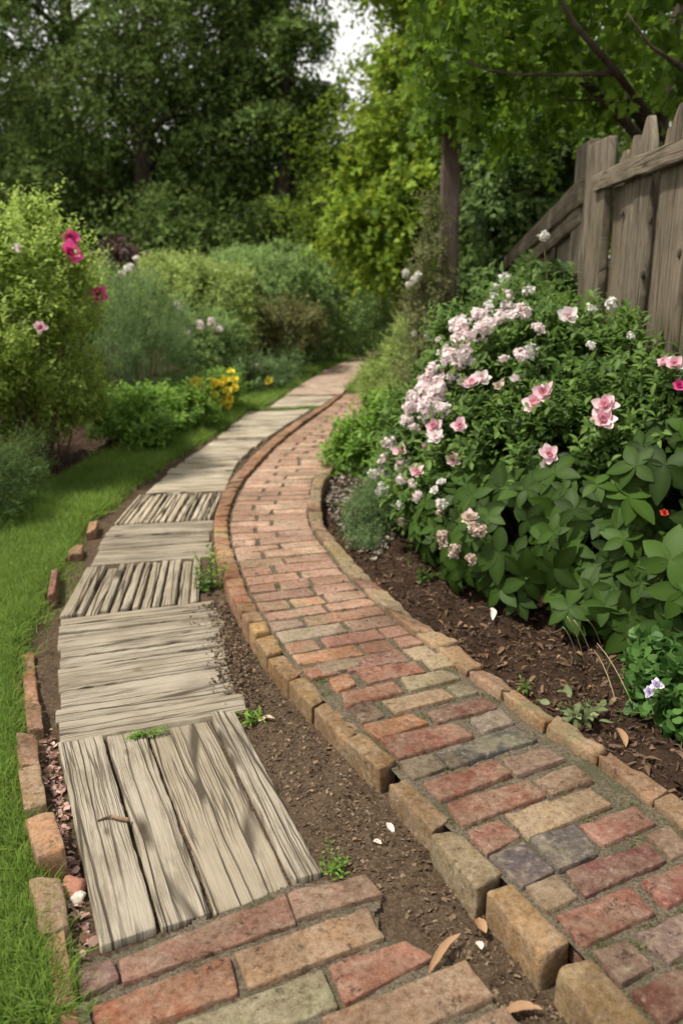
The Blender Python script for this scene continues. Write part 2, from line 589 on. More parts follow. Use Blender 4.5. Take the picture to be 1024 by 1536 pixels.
# ------------------------------------------------------------------ layout curves (photo pixels laid onto their ground levels)
KERB_IN = [(1010, 1562), (885, 1428), (767, 1322), (682, 1238), (607, 1165), (542, 1098), (492, 1049), (458, 1012), (425, 976), (410, 950),
           (395, 929), (382, 905), (368, 880), (358, 850), (347, 820), (343, 790), (345, 770), (352, 748), (366, 722), (385, 700),
           (408, 675), (435, 652), (462, 630), (490, 612), (515, 592)]
KERB_OUT = [(945, 1570), (833, 1445), (729, 1332), (645, 1245), (582, 1172), (514, 1107), (470, 1055), (431, 1018), (401, 982), (382, 955),
            (367, 932), (352, 905), (340, 880), (330, 850), (322, 815), (320, 790), (322, 775), (330, 750), (345, 725), (365, 700),
            (390, 675), (420, 650), (450, 630), (480, 612), (507, 593)]
ROWS = [((1010, 1562), (1330, 1470)), ((885, 1428), (1130, 1325)), ((682, 1238), (920, 1163)), ((542, 1098), (755, 1049)),
        ((462, 1018), (663, 982)), ((410, 950), (585, 922)), ((382, 905), (543, 884)), ((358, 850), (500, 836)), ((347, 820), (478, 808)),
        ((343, 790), (465, 785)), ((345, 770), (463, 765)), ((366, 722), (470, 720)), ((408, 675), (503, 675)), ((435, 652), (527, 655)),
        ((490, 612), (545, 612)), ((518, 590), (543, 590))]
REDGE_IN = [(1024, 1243), (977, 1205), (894, 1142), (814, 1095), (752, 1047), (700, 1012), (651, 972), (620, 952), (580, 917), (560, 900),
            (543, 882), (529, 868), (507, 843), (484, 814), (472, 798), (464, 785), (462, 755), (466, 736), (470, 720), (480, 704), (500, 680)]
REDGE_OUT = [(1060, 1236), (1003, 1190), (912, 1130), (834, 1080), (775, 1036), (724, 1000), (689, 966), (660, 952), (621, 926), (597, 904),
             (582, 890), (562, 872), (532, 846), (507, 816), (494, 800), (485, 785), (481, 755), (483, 736), (489, 720), (499, 705), (520, 682)]
LAWN_R = [(118, 1560), (95, 1460), (58, 1330), (34, 1210), (26, 1100), (32, 980), (66, 900), (94, 850), (134, 785), (198, 738), (263, 690),
          (319, 655), (368, 622), (425, 594), (475, 562), (548, 530), (585, 505)]
LAWN_L = [(-700, 1560), (-420, 1100), (-160, 850), (0, 772), (60, 735), (150, 690), (230, 655), (300, 622), (370, 588), (440, 560), (540, 522), (560, 505)]


SLAB_PX = [[(86, 1120), (350, 1071), (484, 1310), (148, 1424)], [(78, 928), (330, 898), (372, 1068), (74, 1121)], [(130, 850), (303, 836), (300, 903), (86, 926)],
           [(163, 788), (322, 780), (318, 833), (127, 847)], [(208, 742), (334, 738), (318, 779), (170, 786)], [(268, 693), (360, 690), (338, 735), (214, 740)],
           [(318, 660), (396, 659), (362, 688), (272, 691)], [(370, 617), (468, 613), (402, 656), (324, 658)], [(426, 594), (508, 592), (482, 608), (402, 611)]]


def line(pts, z):
    return np.array([G(x, y, z) for x, y in pts])


def resample(p, n):
    s = np.concatenate([[0], np.cumsum(np.linalg.norm(np.diff(p, axis=0), axis=1))])
    t = np.linspace(0, s[-1], n)
    return np.stack([np.interp(t, s, p[:, k]) for k in range(p.shape[1])], 1)


def inside(poly, x, y):
    c = np.zeros(len(x), bool)
    j = len(poly) - 1
    for i in range(len(poly)):
        xi, yi, xj, yj = *poly[i][:2], *poly[j][:2]
        hit = ((yi > y) != (yj > y)) & (x < (xj - xi) * (y - yi) / (yj - yi + 1e-12) + xi)
        c ^= hit
        j = i
    return c


lawn_r, lawn_l = line(LAWN_R, 0.0), line(LAWN_L, 0.0)
lawn_poly = np.vstack([lawn_r, lawn_l[::-1]])
SLABS = [line(q, .015) for q in SLAB_PX]
kin, kout = line(KERB_IN, BT), line(KERB_OUT, BT)
rin, rout = line(REDGE_IN, BT), line(REDGE_OUT, BT)
rowL, rowR = np.array([G(*a, BT) for a, b in ROWS]), np.array([G(*b, BT) for a, b in ROWS])
path_poly = np.vstack([rowL, rowR[::-1]])
bed_r = np.vstack([rout, [[0.45, 6.8, 0], [0.7, 10.5, 0], [12, 14, 0], [14, 0.5, 0], [1.6, 1.0, 0]]])
bed_l = np.vstack([lawn_l, [[0.5, 13.5, 0], [-9, 15, 0], [-12, 1.5, 0]]])


# ------------------------------------------------------------------ ground: one sheet to the horizon
def ground_z(x, y):
    p = np.stack([x, y, x * 0], 1)
    z = .010 * fbm(p * 1.7, 3, 3)
    br = inside(bed_r, x, y)
    bl = inside(bed_l, x, y)
    lw = inside(lawn_poly, x, y)
    near = np.clip((14 - y) / 8, 0, 1)
    z = z + np.where(br, .022 * fbm(p * 9, 4, 3) + .015, 0) * near
    z = z + np.where(bl, .03 * fbm(p * 7, 6, 3) + .02, 0) * near
    z = z + np.where(lw, .012, 0) * near
    fine = .006 * fbm(p * 26, 8, 3) + .003 * vnoise(p * 90, 9)
    z = z + fine * near
    for q in SLABS: z = np.where(inside(q, x, y), np.minimum(z, .001), z)
    pv = inside(path_poly, x, y)
    z = np.where(pv, np.minimum(z, .02), z)
    far = np.clip((y - 16) / 20, 0, 1)
    return z + far * .5 * vnoise(p * .06, 11)


def build_ground():
    xs = np.concatenate([-np.geomspace(90, 2.4, 34), np.arange(-2.3, -1.0, .03), np.arange(-1.0, 1.3, .0125), np.arange(1.3, 2.4, .04), np.geomspace(2.5, 90, 34)])
    ys = np.concatenate([-np.geomspace(40, .4, 16), np.arange(0, .9, .1), np.arange(.95, 3.6, .0125), np.arange(3.6, 6.5, .03), np.geomspace(6.55, 14, 60), np.geomspace(14.5, 160, 40)])
    X, Y = np.meshgrid(xs, ys)
    x, y = X.ravel(), Y.ravel()
    z = ground_z(x, y)
    nx, ny = len(xs), len(ys)
    i, j = np.meshgrid(np.arange(nx - 1), np.arange(ny - 1))
    i, j = i.ravel(), j.ravel()
    F = np.stack([j * nx + i, j * nx + i + 1, (j + 1) * nx + i + 1, (j + 1) * nx + i], 1)
    bed = (inside(bed_r, x, y) | inside(bed_l, x, y)).astype(float)
    turf = inside(lawn_poly, x, y).astype(float)
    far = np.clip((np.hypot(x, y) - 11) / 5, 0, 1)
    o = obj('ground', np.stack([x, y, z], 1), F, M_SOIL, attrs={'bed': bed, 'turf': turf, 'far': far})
    tag(o, kind='structure')


build_ground()

# ------------------------------------------------------------------ brick path
RED, DRED, TAN, BRN, GREY, SLATE, ORA, MAUVE, PINK = ((.30, .125, .085), (.20, .082, .066), (.38, .285, .18), (.28, .19, .13), (.25, .215, .165),
                                                      (.095, .095, .092), (.40, .195, .095), (.20, .125, .105), (.38, .20, .145))
Z2 = lambda a, b: (512 + a / 2, 1000 + b / 2)
HAND = [
    ((670, 613), (918, 516), (975, 578), (730, 687), DRED), ((640, 742), (865, 660), (942, 735), (722, 838), RED),
    ((490, 440), (745, 360), (812, 412), (560, 513), TAN), ((242, 345), (460, 277), (510, 322), (297, 403), RED),
    ((312, 412), (560, 335), (615, 382), (365, 477), RED), ((252, 133), (430, 90), (470, 118), (290, 165), DRED),
    ((577, 335), (695, 290), (760, 338), (632, 380), BRN), ((475, 275), (610, 235), (670, 275), (525, 325), BRN),
    ((275, 250), (520, 175), (592, 215), (325, 303), SLATE), ((172, 285), (265, 253), (320, 297), (215, 335), GREY),
    ((112, 215), (340, 165), (398, 205), (170, 275), RED), ((62, 175), (210, 137), (262, 165), (112, 215), ORA),
    ((380, 155), (480, 127), (525, 165), (425, 195), GREY), ((118, 100), (300, 63), (338, 90), (165, 137), TAN),
    ((15, 120), (90, 97), (130, 145), (60, 170), MAUVE), ((0, 72), (150, 43), (195, 70), (10, 120), RED),
    ((178, 35), (310, 8), (358, 33), (205, 70), TAN), ((310, 55), (375, 42), (410, 75), (350, 88), GREY),
    ((40, 5), (220, -20), (255, 10), (80, 48), RED), ((372, 490), (470, 452), (537, 505), (435, 560), RED),
    ((440, 565), (545, 517), (640, 610), (540, 660), SLATE), ((548, 655), (640, 620), (710, 690), (615, 735), BRN),
    ((560, 510), (700, 470), (775, 555), (650, 610), SLATE), ((712, 475), (875, 415), (945, 465), (785, 535), PINK),
    ((910, 495), (985, 468), (1050, 540), (990, 572), BRN), ((895, 645), (1060, 570), (1125, 640), (975, 722), RED),
    ((885, 795), (1075, 715), (1150, 785), (985, 885), MAUVE), ((752, 850), (855, 810), (940, 890), (840, 950), BRN),
    ((868, 970), (1060, 880), (1150, 965), (965, 1075), DRED), ((-40, 35), (20, 20), (45, 50), (-15, 70), ORA),
    ((-75, -12), (25, -32), (60, -4), (-55, 22), TAN), ((240, -28), (330, -52), (375, -16), (275, 8), TAN),
    ((1080, 860), (1250, 780), (1330, 850), (1170, 945), RED), ((1000, 1090), (1200, 990), (1290, 1080), (1100, 1190), PINK),
    ((1150, 690), (1260, 640), (1340, 700), (1230, 760), TAN), ((1070, 530), (1180, 480), (1260, 540), (1140, 600), BRN),
    ((1220, 975), (1330, 920), (1420, 990), (1310, 1060), BRN)]
FAR_COLS = [(RED, .22), (PINK, .30), (TAN, .10), (BRN, .14), (GREY, .06), (MAUVE, .08), (DRED, .05), (ORA, .05)]


def jit(c, g, a=.14):
    return np.clip(np.array(c) * (1 + a * g.normal()) * (1 + .05 * g.normal(size=3)), .02, .9)


def build_path():
    g = np.random.default_rng(3)
    acc = Acc()
    for k, (a, b, c, d, col) in enumerate(HAND):
        q = [G(*Z2(*p), BT) for p in (a, b, c, d)]
        v, F, uv = quad_block(q, BT + g.normal(size=4) * .0018, .06, .0055, (12, 7, 1), 10 + k, .0024, 1.2)
        cc = np.tile(jit(np.array(col) * .88, g, .06), (len(v), 1))
        acc.add(v, F, c=cc)
    # rows from the fourth matched pair on
    L = resample(rowL[4:], 400)
    s = np.concatenate([[0], np.cumsum(np.linalg.norm(np.diff(rowL[4:], axis=0), axis=1))])
    mid = (rowL[4:] + rowR[4:]) / 2
    sm = np.concatenate([[0], np.cumsum(np.linalg.norm(np.diff(mid, axis=0), axis=1))])
    at = lambda A, t: np.array([np.interp(t, sm, A[:, 0]), np.interp(t, sm, A[:, 1])])
    t, row = 0.0, 0
    names, pr = [c for c, _ in FAR_COLS], np.array([p for _, p in FAR_COLS])
    pr /= pr.sum()
    while t < sm[-1] - .09:
        w = .086 * (1 + .05 * g.normal()) * (1 + .018 * max(0, t - 3))
        a0, a1, b0, b1 = at(rowL[4:], t), at(rowL[4:], t + w), at(rowR[4:], t), at(rowR[4:], t + w)
        W = np.linalg.norm(b0 - a0)
        cuts, x = [0], (.215 if row % 2 else .115) * (1 + .08 * g.normal())
        while x < W - .07:
            cuts.append(x)
            x += (.215 if g.random() > .22 else .12) * (1 + .05 * g.normal())
        cuts.append(W)
        for c0, c1 in zip(cuts[:-1], cuts[1:]):
            m = .006 + .003 * g.random()
            u0, u1 = (c0 + m) / W, (c1 - m) / W
            if u1 - u0 < .05: continue
            e = .055 + .02 * g.random()
            lerp = lambda A, B, u: A * (1 - u) + B * u
            f0, f1 = lambda u: lerp(lerp(a0, b0, u), lerp(a1, b1, u), e), lambda u: lerp(lerp(a0, b0, u), lerp(a1, b1, u), 1 - e)
            q = np.array([f1(u0), f1(u1), f0(u1), f0(u0)]) + g.normal(size=(4, 2)) * .0025
            near = q[0][1] < 4.0
            v, F, _ = quad_block(q, BT - .003 + g.normal(size=4) * .0022, .05, .0055, (7, 4, 1) if near else (3, 2, 1), 100 + acc.n % 997, .002, 1.0)
            col = jit(names[g.choice(len(names), p=pr)], g, .10)
            # further along the rows turn an even salmon red
            k = np.clip(.28 + (t - .4) / 1.8, 0, .74)
            col = col * (1 - k) + np.array((.58, .385, .285)) * k * (1 + .12 * g.normal())
            acc.add(v, F, c=np.clip(col, .02, .8))
        t += w
        row += 1
    tag(acc.build('brick_path', M_BRICK), kind='structure')
    # mortar bed under the bricks
    A, B = resample(rowL, 420), resample(rowR, 420)
    n = 60
    u = np.linspace(-.02, 1.02, n)
    P = A[:, None] * (1 - u)[None, :, None] + B[:, None] * u[None, :, None]
    P = P.reshape(-1, 3)
    P[:, 2] = BT - .011 + .003 * fbm(P * 40, 4, 3) + .0035 * fbm(P * 6, 5, 2)
    i, j = np.meshgrid(np.arange(419), np.arange(n - 1), indexing='ij')
    i, j = i.ravel(), j.ravel()
    F = np.stack([i * n + j, i * n + j + 1, (i + 1) * n + j + 1, (i + 1) * n + j], 1)
    skirt = P.copy()
    tag(obj('path_mortar', P, F, M_MORTAR), kind='structure')


build_path()

ORD = ['first', 'second', 'third', 'fourth', 'fifth', 'sixth', 'seventh', 'eighth', 'ninth', 'tenth', 'eleventh', 'twelfth', 'thirteenth', 'fourteenth', 'fifteenth']


def brick_thing(name, label, group, q, ztop, height, col, seed, r=.009, n=(9, 5, 4), rough=.003, chip=1.0):
    v, F, _ = quad_block(q, ztop, height, r, n, seed, rough, chip)
    base = v.mean(0)
    base[2] = v[:, 2].min()
    o = obj(name, v, F, M_BRICK, loc=base, cols=np.tile(col, (len(v), 1)))
    return tag(o, label, 'brick', group)


def build_kerbs():
    g = np.random.default_rng(5)
    tops = [((833, 1445), (885, 1428), (1000, 1548), (925, 1570)), ((729, 1332), (767, 1322), (856, 1407), (812, 1433)),
            ((645, 1245), (682, 1238), (753, 1307), (714, 1332)), ((582, 1172), (607, 1165), (676, 1222), (649, 1242)),
            ((514, 1107), (542, 1098), (595, 1142), (569, 1157)), ((470, 1055), (492, 1049), (540, 1088), (516, 1107)),
            ((431, 1018), (458, 1012), (490, 1040), (467, 1053)), ((401, 982), (425, 976), (457, 1002), (432, 1016)),
            ((382, 955), (410, 950), (424, 972), (400, 980))]
    cols = [(.43, .29, .14), (.42, .28, .14), (.40, .29, .17), (.37, .25, .13), (.40, .26, .115), (.41, .26, .12), (.42, .24, .105), (.43, .25, .11), (.42, .23, .10)]
    look = ['ochre', 'ochre', 'pale greyish ochre', 'brownish ochre', 'ochre', 'ochre', 'orange tan', 'orange tan', 'orange tan']
    for k, (t, c) in enumerate(zip(tops, cols)):
        q = [G(*p, BT) for p in (t[0], t[1], t[2], t[3])]
        lift = .006 * g.normal()
        z = BT + lift + np.array([0, 0, 1, 1]) * .004 * g.normal()
        o = brick_thing('kerb_brick', f'{look[k]} brick on edge, {ORD[k]} from the bottom in the raised kerb',
                        'upright bricks of the raised kerb', q, z, .105, jit(np.array(c) * .74, g, .07), 40 + k, .0075, (11, 6, 6), .0035, 1.3)
    # headers round the bend and on into the distance
    i0 = 9
    A, B = kout[i0:], kin[i0:]
    s = np.concatenate([[0], np.cumsum(np.linalg.norm(np.diff((A + B) / 2, axis=0), axis=1))])
    at = lambda P, t: np.array([np.interp(t, s, P[:, 0]), np.interp(t, s, P[:, 1])])
    t, k = .0, 0
    while t < s[-1] - .1:
        w = (.085 if t < 1.6 else .10 if t < 3 else .19) * (1 + .06 * g.normal())
        e = .004
        q = [at(A, t + w - e), at(B, t + w - e), at(B, t + e), at(A, t + e)]
        q = np.array(q)
        d = (q[1] - q[0]) * .06
        q[[1, 2]] -= d                                   # leave the dark slot beside the paving
        col = jit(((.40, .23, .10), (.42, .20, .095), (.37, .165, .09), (.40, .26, .14))[int(g.integers(4))], g, .08)
        if t > 1.4: col = jit((.36, .185, .105), g, .08)
        side = 'before the bend' if k < 5 else 'on the bend' if t < 1.6 else 'beyond the bend'
        if k < 5:
            lab = f'short orange brick, {ORD[k]} of the small ones after the upright kerb bricks'
        else:
            lab = 'small reddish header brick in the close kerb row ' + ('round the bend beside the plank squares' if t < 1.6 else 'running off beyond the bend')
        brick_thing('kerb_brick', lab, 'small kerb bricks before the bend' if k < 5 else 'kerb bricks round the bend' if t < 1.6 else 'kerb bricks beyond the bend', q,
                    BT + .012 + .003 * g.normal(size=4), .10, col, 70 + k, .010, (5, 5, 3) if t < 2 else (4, 3, 2), .003)
        t += w
        k += 1
    # worn edging on the planted side
    A, B = rin, rout
    k = 0
    for i in range(len(A) - 1):
        L = np.linalg.norm(A[i + 1] - A[i])
        m = max(1, int(round(L / .17))) if i > 4 else max(1, int(round(L / .3)))
        for j in range(m):
            f0, f1 = j / m + .012, (j + 1) / m - .012
            q = np.array([A[i] + (A[i + 1] - A[i]) * f1, B[i] + (B[i + 1] - B[i]) * f1, B[i] + (B[i + 1] - B[i]) * f0, A[i] + (A[i + 1] - A[i]) * f0])
            col = jit((.34, .205, .105) if i < 6 else ((.34, .24, .13), (.31, .19, .11), (.33, .26, .16))[k % 3], g, .07)
            if k == 10: col = np.array((.22, .10, .07))
            if k < 11:
                lab = f'{"dark red" if k == 10 else "long worn ochre" if k < 6 else "short worn tan"} edging brick along the mulch bed, {ORD[k]} counted from the lower right corner'
            else:
                lab = 'short worn tan edging brick in the curved row along the gravelly side of the bed'
            z = BT + .014 + .004 * g.normal(size=4)
            z[[1, 2]] -= .006
            brick_thing('edging_brick', lab, 'long edging bricks by the mulch' if k < 11 else 'edging bricks round the gravelly bend', q, z, .09, col, 200 + k, .012, (9, 6, 3), .004, 1.3)
            k += 1
    # loose bricks between the lawn and the planks
    tops = [((90, 1517), (118, 1512), (128, 1575), (100, 1580)), ((68, 1407), (97, 1401), (114, 1504), (81, 1510)), ((43, 1326), (91, 1312), (107, 1391), (60, 1401)),
            ((37, 1225), (81, 1217), (99, 1279), (56, 1289)), ((26, 1149), (61, 1147), (70, 1205), (36, 1212)),
            ((25, 1099), (54, 1097), (60, 1144), (26, 1147)), ((36, 1051), (60, 1049), (66, 1091), (42, 1095)),
            ((33, 1009), (54, 1008), (58, 1047), (36, 1049)), ((32, 976), (51, 975), (53, 1006), (33, 1007)),
            ((78, 855), (88, 852), (83, 888), (71, 892)), ((106, 816), (125, 813), (122, 827), (101, 832)), ((133, 783), (148, 780), (144, 793), (129, 797))]
    look = ['orange brick barely in view at the bottom edge', 'orange brick half buried in grass below the leaning tan ones', 'mottled tan brick tipped beside the pale petals, third up',
            'short orange block with its dark end face showing', 'cracked tan and orange brick at the foot of the thin upper row', 'pinkish tan brick beside the lowest crosswise plank',
            'brick tipped towards the soil, third of the thin upper row', 'small orange brick, second of the thin upper row', 'small orange brick topmost of the thin upper row',
            'dark red brick on edge sunk in the lawn by the narrow strips', 'orange brick lying flat in the lawn edge, middle of the sunken three', 'farthest sunken orange brick in the lawn edge']
    zz = [.03, .035, .045, .06, .045, .045, .04, .04, .035, .055, .045, .045]
    for k, t in enumerate(tops):
        q = np.array([G(*p, zz[k]) for p in t])
        col = jit([(.38, .20, .12), (.40, .22, .12), (.37, .24, .145), (.40, .225, .125), (.36, .23, .14), (.38, .23, .14), (.37, .22, .13),
                   (.39, .21, .12), (.39, .21, .12), (.25, .09, .06), (.38, .2, .12), (.36, .19, .11)][k], g, .05)
        z = zz[k] + g.normal(size=4) * .006
        brick_thing('lawn_edge_brick', look[k], 'loose bricks edging the lawn', q, z, .085, col, 300 + k, .007, (9, 6, 4), .004, 1.3)


build_kerbs()


# ------------------------------------------------------------------ worn bricks at the near end of the plank path
def build_landing():
    g = np.random.default_rng(8)
    zt = .022
    B = [((178, 1435), (427, 1336), (445, 1382), (183, 1474), (.36, .20, .135)), ((115, 1455), (172, 1437), (179, 1469), (120, 1495), MAUVE),
         ((429, 1336), (548, 1312), (578, 1339), (444, 1377), (.36, .255, .17)), ((351, 1427), (552, 1359), (576, 1405), (371, 1483), (.37, .26, .165)),
         ((136, 1509), (345, 1432), (357, 1487), (150, 1565), (.38, .17, .09)), ((492, 1449), (607, 1407), (652, 1432), (517, 1503), (.35, .15, .10)),
         ((262, 1532), (484, 1452), (510, 1507), (300, 1592), (.34, .27, .18)), ((478, 1527), (697, 1442), (742, 1494), (545, 1578), (.345, .20, .135)),
         ((100, 1512), (132, 1500), (144, 1560), (106, 1570), GREY), ((640, 1560), (755, 1512), (800, 1550), (690, 1600), BRN)]
    acc = Acc()
    for k, (a, b, c, d, col) in enumerate(B):
        q = np.array([G(*p, zt) for p in (a, b, c, d)])
        v, F, _ = quad_block(q, zt + g.normal(size=4) * .002, .06, .005, (18, 8, 1), 400 + k, .0025, 1.2)
        acc.add(v, F, c=np.tile(jit(np.array(col) * .9, g, .04), (len(v), 1)))
    tag(acc.build('brick_paving', M_BRICK), kind='structure')
    poly = np.array([G(*p, zt) for p in ((100, 1440), (430, 1322), (548, 1314), (574, 1340), (568, 1358), (580, 1402), (612, 1405), (652, 1432), (697, 1441), (742, 1495), (800, 1560), (850, 1640), (80, 1640), (90, 1500))])
    xs, ys = np.arange(poly[:, 0].min(), poly[:, 0].max(), .006), np.arange(poly[:, 1].min(), poly[:, 1].max(), .006)
    X, Y = np.meshgrid(xs, ys)
    x, y = X.ravel(), Y.ravel()
    p = np.stack([x, y, x * 0], 1)
    wx = x + .012 * fbm(p * 30, 2, 2)
    wy = y + .012 * fbm(p * 30, 3, 2)
    ins = inside(poly, wx, wy)
    z = zt - .012 + .0035 * fbm(p * 45, 4, 3)
    nx, ny = len(xs), len(ys)
    i, j = np.meshgrid(np.arange(nx - 1), np.arange(ny - 1))
    i, j = i.ravel(), j.ravel()
    F = np.stack([j * nx + i, j * nx + i + 1, (j + 1) * nx + i + 1, (j + 1) * nx + i], 1)
    F = F[ins[F].all(1)]
    us, inv = np.unique(F, return_inverse=True)
    tag(obj('paving_mortar', np.stack([x, y, z], 1)[us], inv.reshape(F.shape), M_MORTAR), kind='structure')


build_landing()


# ------------------------------------------------------------------ timber squares of the plank path
def slab(label, quad, n, along, ztop, res, seed, widths=None, gap=.003, ragged=0.0, mat=None, sink=0.0):
    """quad TL, TR, BR, BL in photo pixels; along=True: planks run up the photo, else across"""
    g = np.random.default_rng(seed)
    q = np.array([G(*p, ztop) for p in quad])
    c = q.mean(0)
    root = thing('timber_square', label, 'timber paving', (c[0], c[1], 0.0), 'timber squares of the plank path')
    w = np.array(widths) if widths is not None else 1 + .28 * g.normal(size=n).clip(-1.2, 1.2)
    e = np.concatenate([[0], np.cumsum(w) / w.sum()])
    W = np.linalg.norm(q[1] - q[0]) if along else np.linalg.norm(q[3] - q[0])
    for k in range(n):
        m = gap / W * (.6 + .8 * g.random(2))
        f0, f1 = e[k] + m[0], e[k + 1] - m[1]
        r0, r1 = ragged * g.random(2)
        if along:
            T = lambda f: q[0] * (1 - f) + q[1] * f
            Bm = lambda f: q[3] * (1 - f) + q[2] * f
            a, b, cc, d = T(f0), T(f1), Bm(f1), Bm(f0)
            up = nrm(a - d)
            a, b, cc, d = a - up * r0, b - up * r0, cc + up * r1 * .6, d + up * r1 * .6
        else:
            Lm = lambda f: q[3] * (1 - f) + q[0] * f
            Rm = lambda f: q[2] * (1 - f) + q[1] * f
            a, b, cc, d = Lm(f1), Rm(f1), Rm(f0), Lm(f0)
            ri = nrm(b - a)
            a, d, b, cc = a + ri * r0, d + ri * r0, b - ri * r1, cc - ri * r1
        quad4 = [d, a, b, cc] if along else [a, b, cc, d]     # long axis first
        z = ztop + g.normal() * .003 + g.normal(size=4) * .0025
        if sink: z = z - sink * np.array([0, 1, 1, 0])
        v, F, uv = quad_block(quad4, z, .045, .006, res, seed * 31 + k, .0016, .9)
        if along:                                            # local x runs up the plank
            pass
        uvw = np.stack([uv[:, 1] + 3.7 * k + seed, uv[:, 0] + 1.3 * k], 1)
        obj('plank', v, F, mat or M_WOOD, root, uv=uvw, attrs={'rnd': np.full(len(v), g.random())})
    return root


def build_slabs():
    slab('nearest timber square, four wide cracked planks running lengthwise', ((85, 1113), (351, 1064), (484, 1310), (148, 1424)), 4, True, .015, (40, 14, 1), 1,
         (1.05, .95, 1.55, .62), .003, .004)
    slab('timber square of nine crosswise boards, the right end sunk in soil', ((78, 928), (330, 898), (372, 1068), (74, 1121)), 9, False, .015, (30, 6, 1), 2,
         (1.15, .85, 1.05, 1.5, .75, .75, 1.1, .8, .7), .0055, .03)
    slab('timber square of twelve narrow lengthwise strips beside the kerb weed', ((130, 850), (303, 836), (300, 903), (86, 926)), 12, True, .015, (14, 4, 1), 3, None, .004, .015)
    slab('timber square of three broad crosswise boards between two strip squares', ((163, 788), (322, 780), (318, 833), (127, 847)), 3, False, .015, (24, 6, 1), 4, (1.2, .8, 1), .005, .02)
    slab('timber square of many thin lengthwise strips with a dark slot', ((208, 742), (334, 738), (318, 779), (170, 786)), 17, True, .018, (10, 3, 1), 5, None, .005, .02, M_PALE_WOOD)
    slab('timber square of four crosswise boards just past the thin strips', ((268, 693), (360, 690), (338, 735), (214, 740)), 4, False, .018, (18, 5, 1), 6, None, .007, .02, M_PALE_WOOD)
    slab('pale timber square of three boards before the thin grass line', ((318, 660), (396, 659), (362, 688), (272, 691)), 3, False, .018, (14, 4, 1), 7, None, .007, .02, M_PALE_WOOD)
    slab('long pale timber square in front of the far grassy gap', ((370, 617), (468, 613), (402, 656), (324, 658)), 5, False, .018, (14, 4, 1), 8, None, .007, .02, M_PALE_WOOD)
    slab('farthest whitish timber square, at the end of the plank path', ((426, 594), (508, 592), (482, 608), (402, 611)), 3, False, .018, (10, 4, 1), 9, None, .004, .01, M_PALE_WOOD)
    # trodden track beyond the timber
    A = line([(428, 593), (455, 575), (485, 558), (520, 541), (552, 527), (575, 512)], .022)
    B = line([(512, 591), (528, 575), (540, 560), (554, 545), (570, 532), (584, 517)], .022)
    A, B = resample(A, 60), resample(B, 60)
    u = np.linspace(0, 1, 14)
    P = (A[:, None] * (1 - u)[None, :, None] + B[:, None] * u[None, :, None]).reshape(-1, 3)
    P[:, 2] = .026 + .008 * fbm(P * 5, 4, 2)
    i, j = np.meshgrid(np.arange(59), np.arange(13), indexing='ij')
    i, j = i.ravel(), j.ravel()
    F = np.stack([i * 14 + j, i * 14 + j + 1, (i + 1) * 14 + j + 1, (i + 1) * 14 + j], 1)
    tag(obj('far_path', P, F, mat_plain('trodden_path', (.25, .17, .125), (.40, .31, .24), 9)), kind='structure')


build_slabs()


# ------------------------------------------------------------------ grass, mulch, litter (uncountable)
def scatter_poly(poly, n, g, dens_fall=None):
    lo, hi = poly[:, :2].min(0), poly[:, :2].max(0)
    P = []
    tot = 0
    while tot < n:
        p = lo + (hi - lo) * g.random((n * 3, 2))
        k = inside(poly, p[:, 0], p[:, 1])
        if dens_fall is not None: k &= g.random(len(p)) < dens_fall(p[:, 0], p[:, 1])
        P.append(p[k]); tot += k.sum()
        if tot == 0: break
    return np.concatenate(P)[:n]


def blades(P, g, L, W, mat, name, tint=0.0, lean=.55, parent=None):
    z = ground_z(P[:, 0], P[:, 1])
    n = len(P)
    B = np.column_stack([P, z - .004])
    d = rdir(n, g) * lean
    d[:, 2] = 1
    N = rdir(n, g)
    N[:, 2] += .3
    patchy = fbm(np.column_stack([P * 2.2, P[:, 0] * 0]), 21, 3)
    r = np.clip(.48 + .22 * g.normal(size=n) + .22 * patchy + tint, 0, 1)
    ln = L * (.5 + .8 * g.random(n)) * (1 + .25 * patchy)
    v, f, a = leaves(B, d, N, ln, W / ln, TB, r)
    return v, f, a


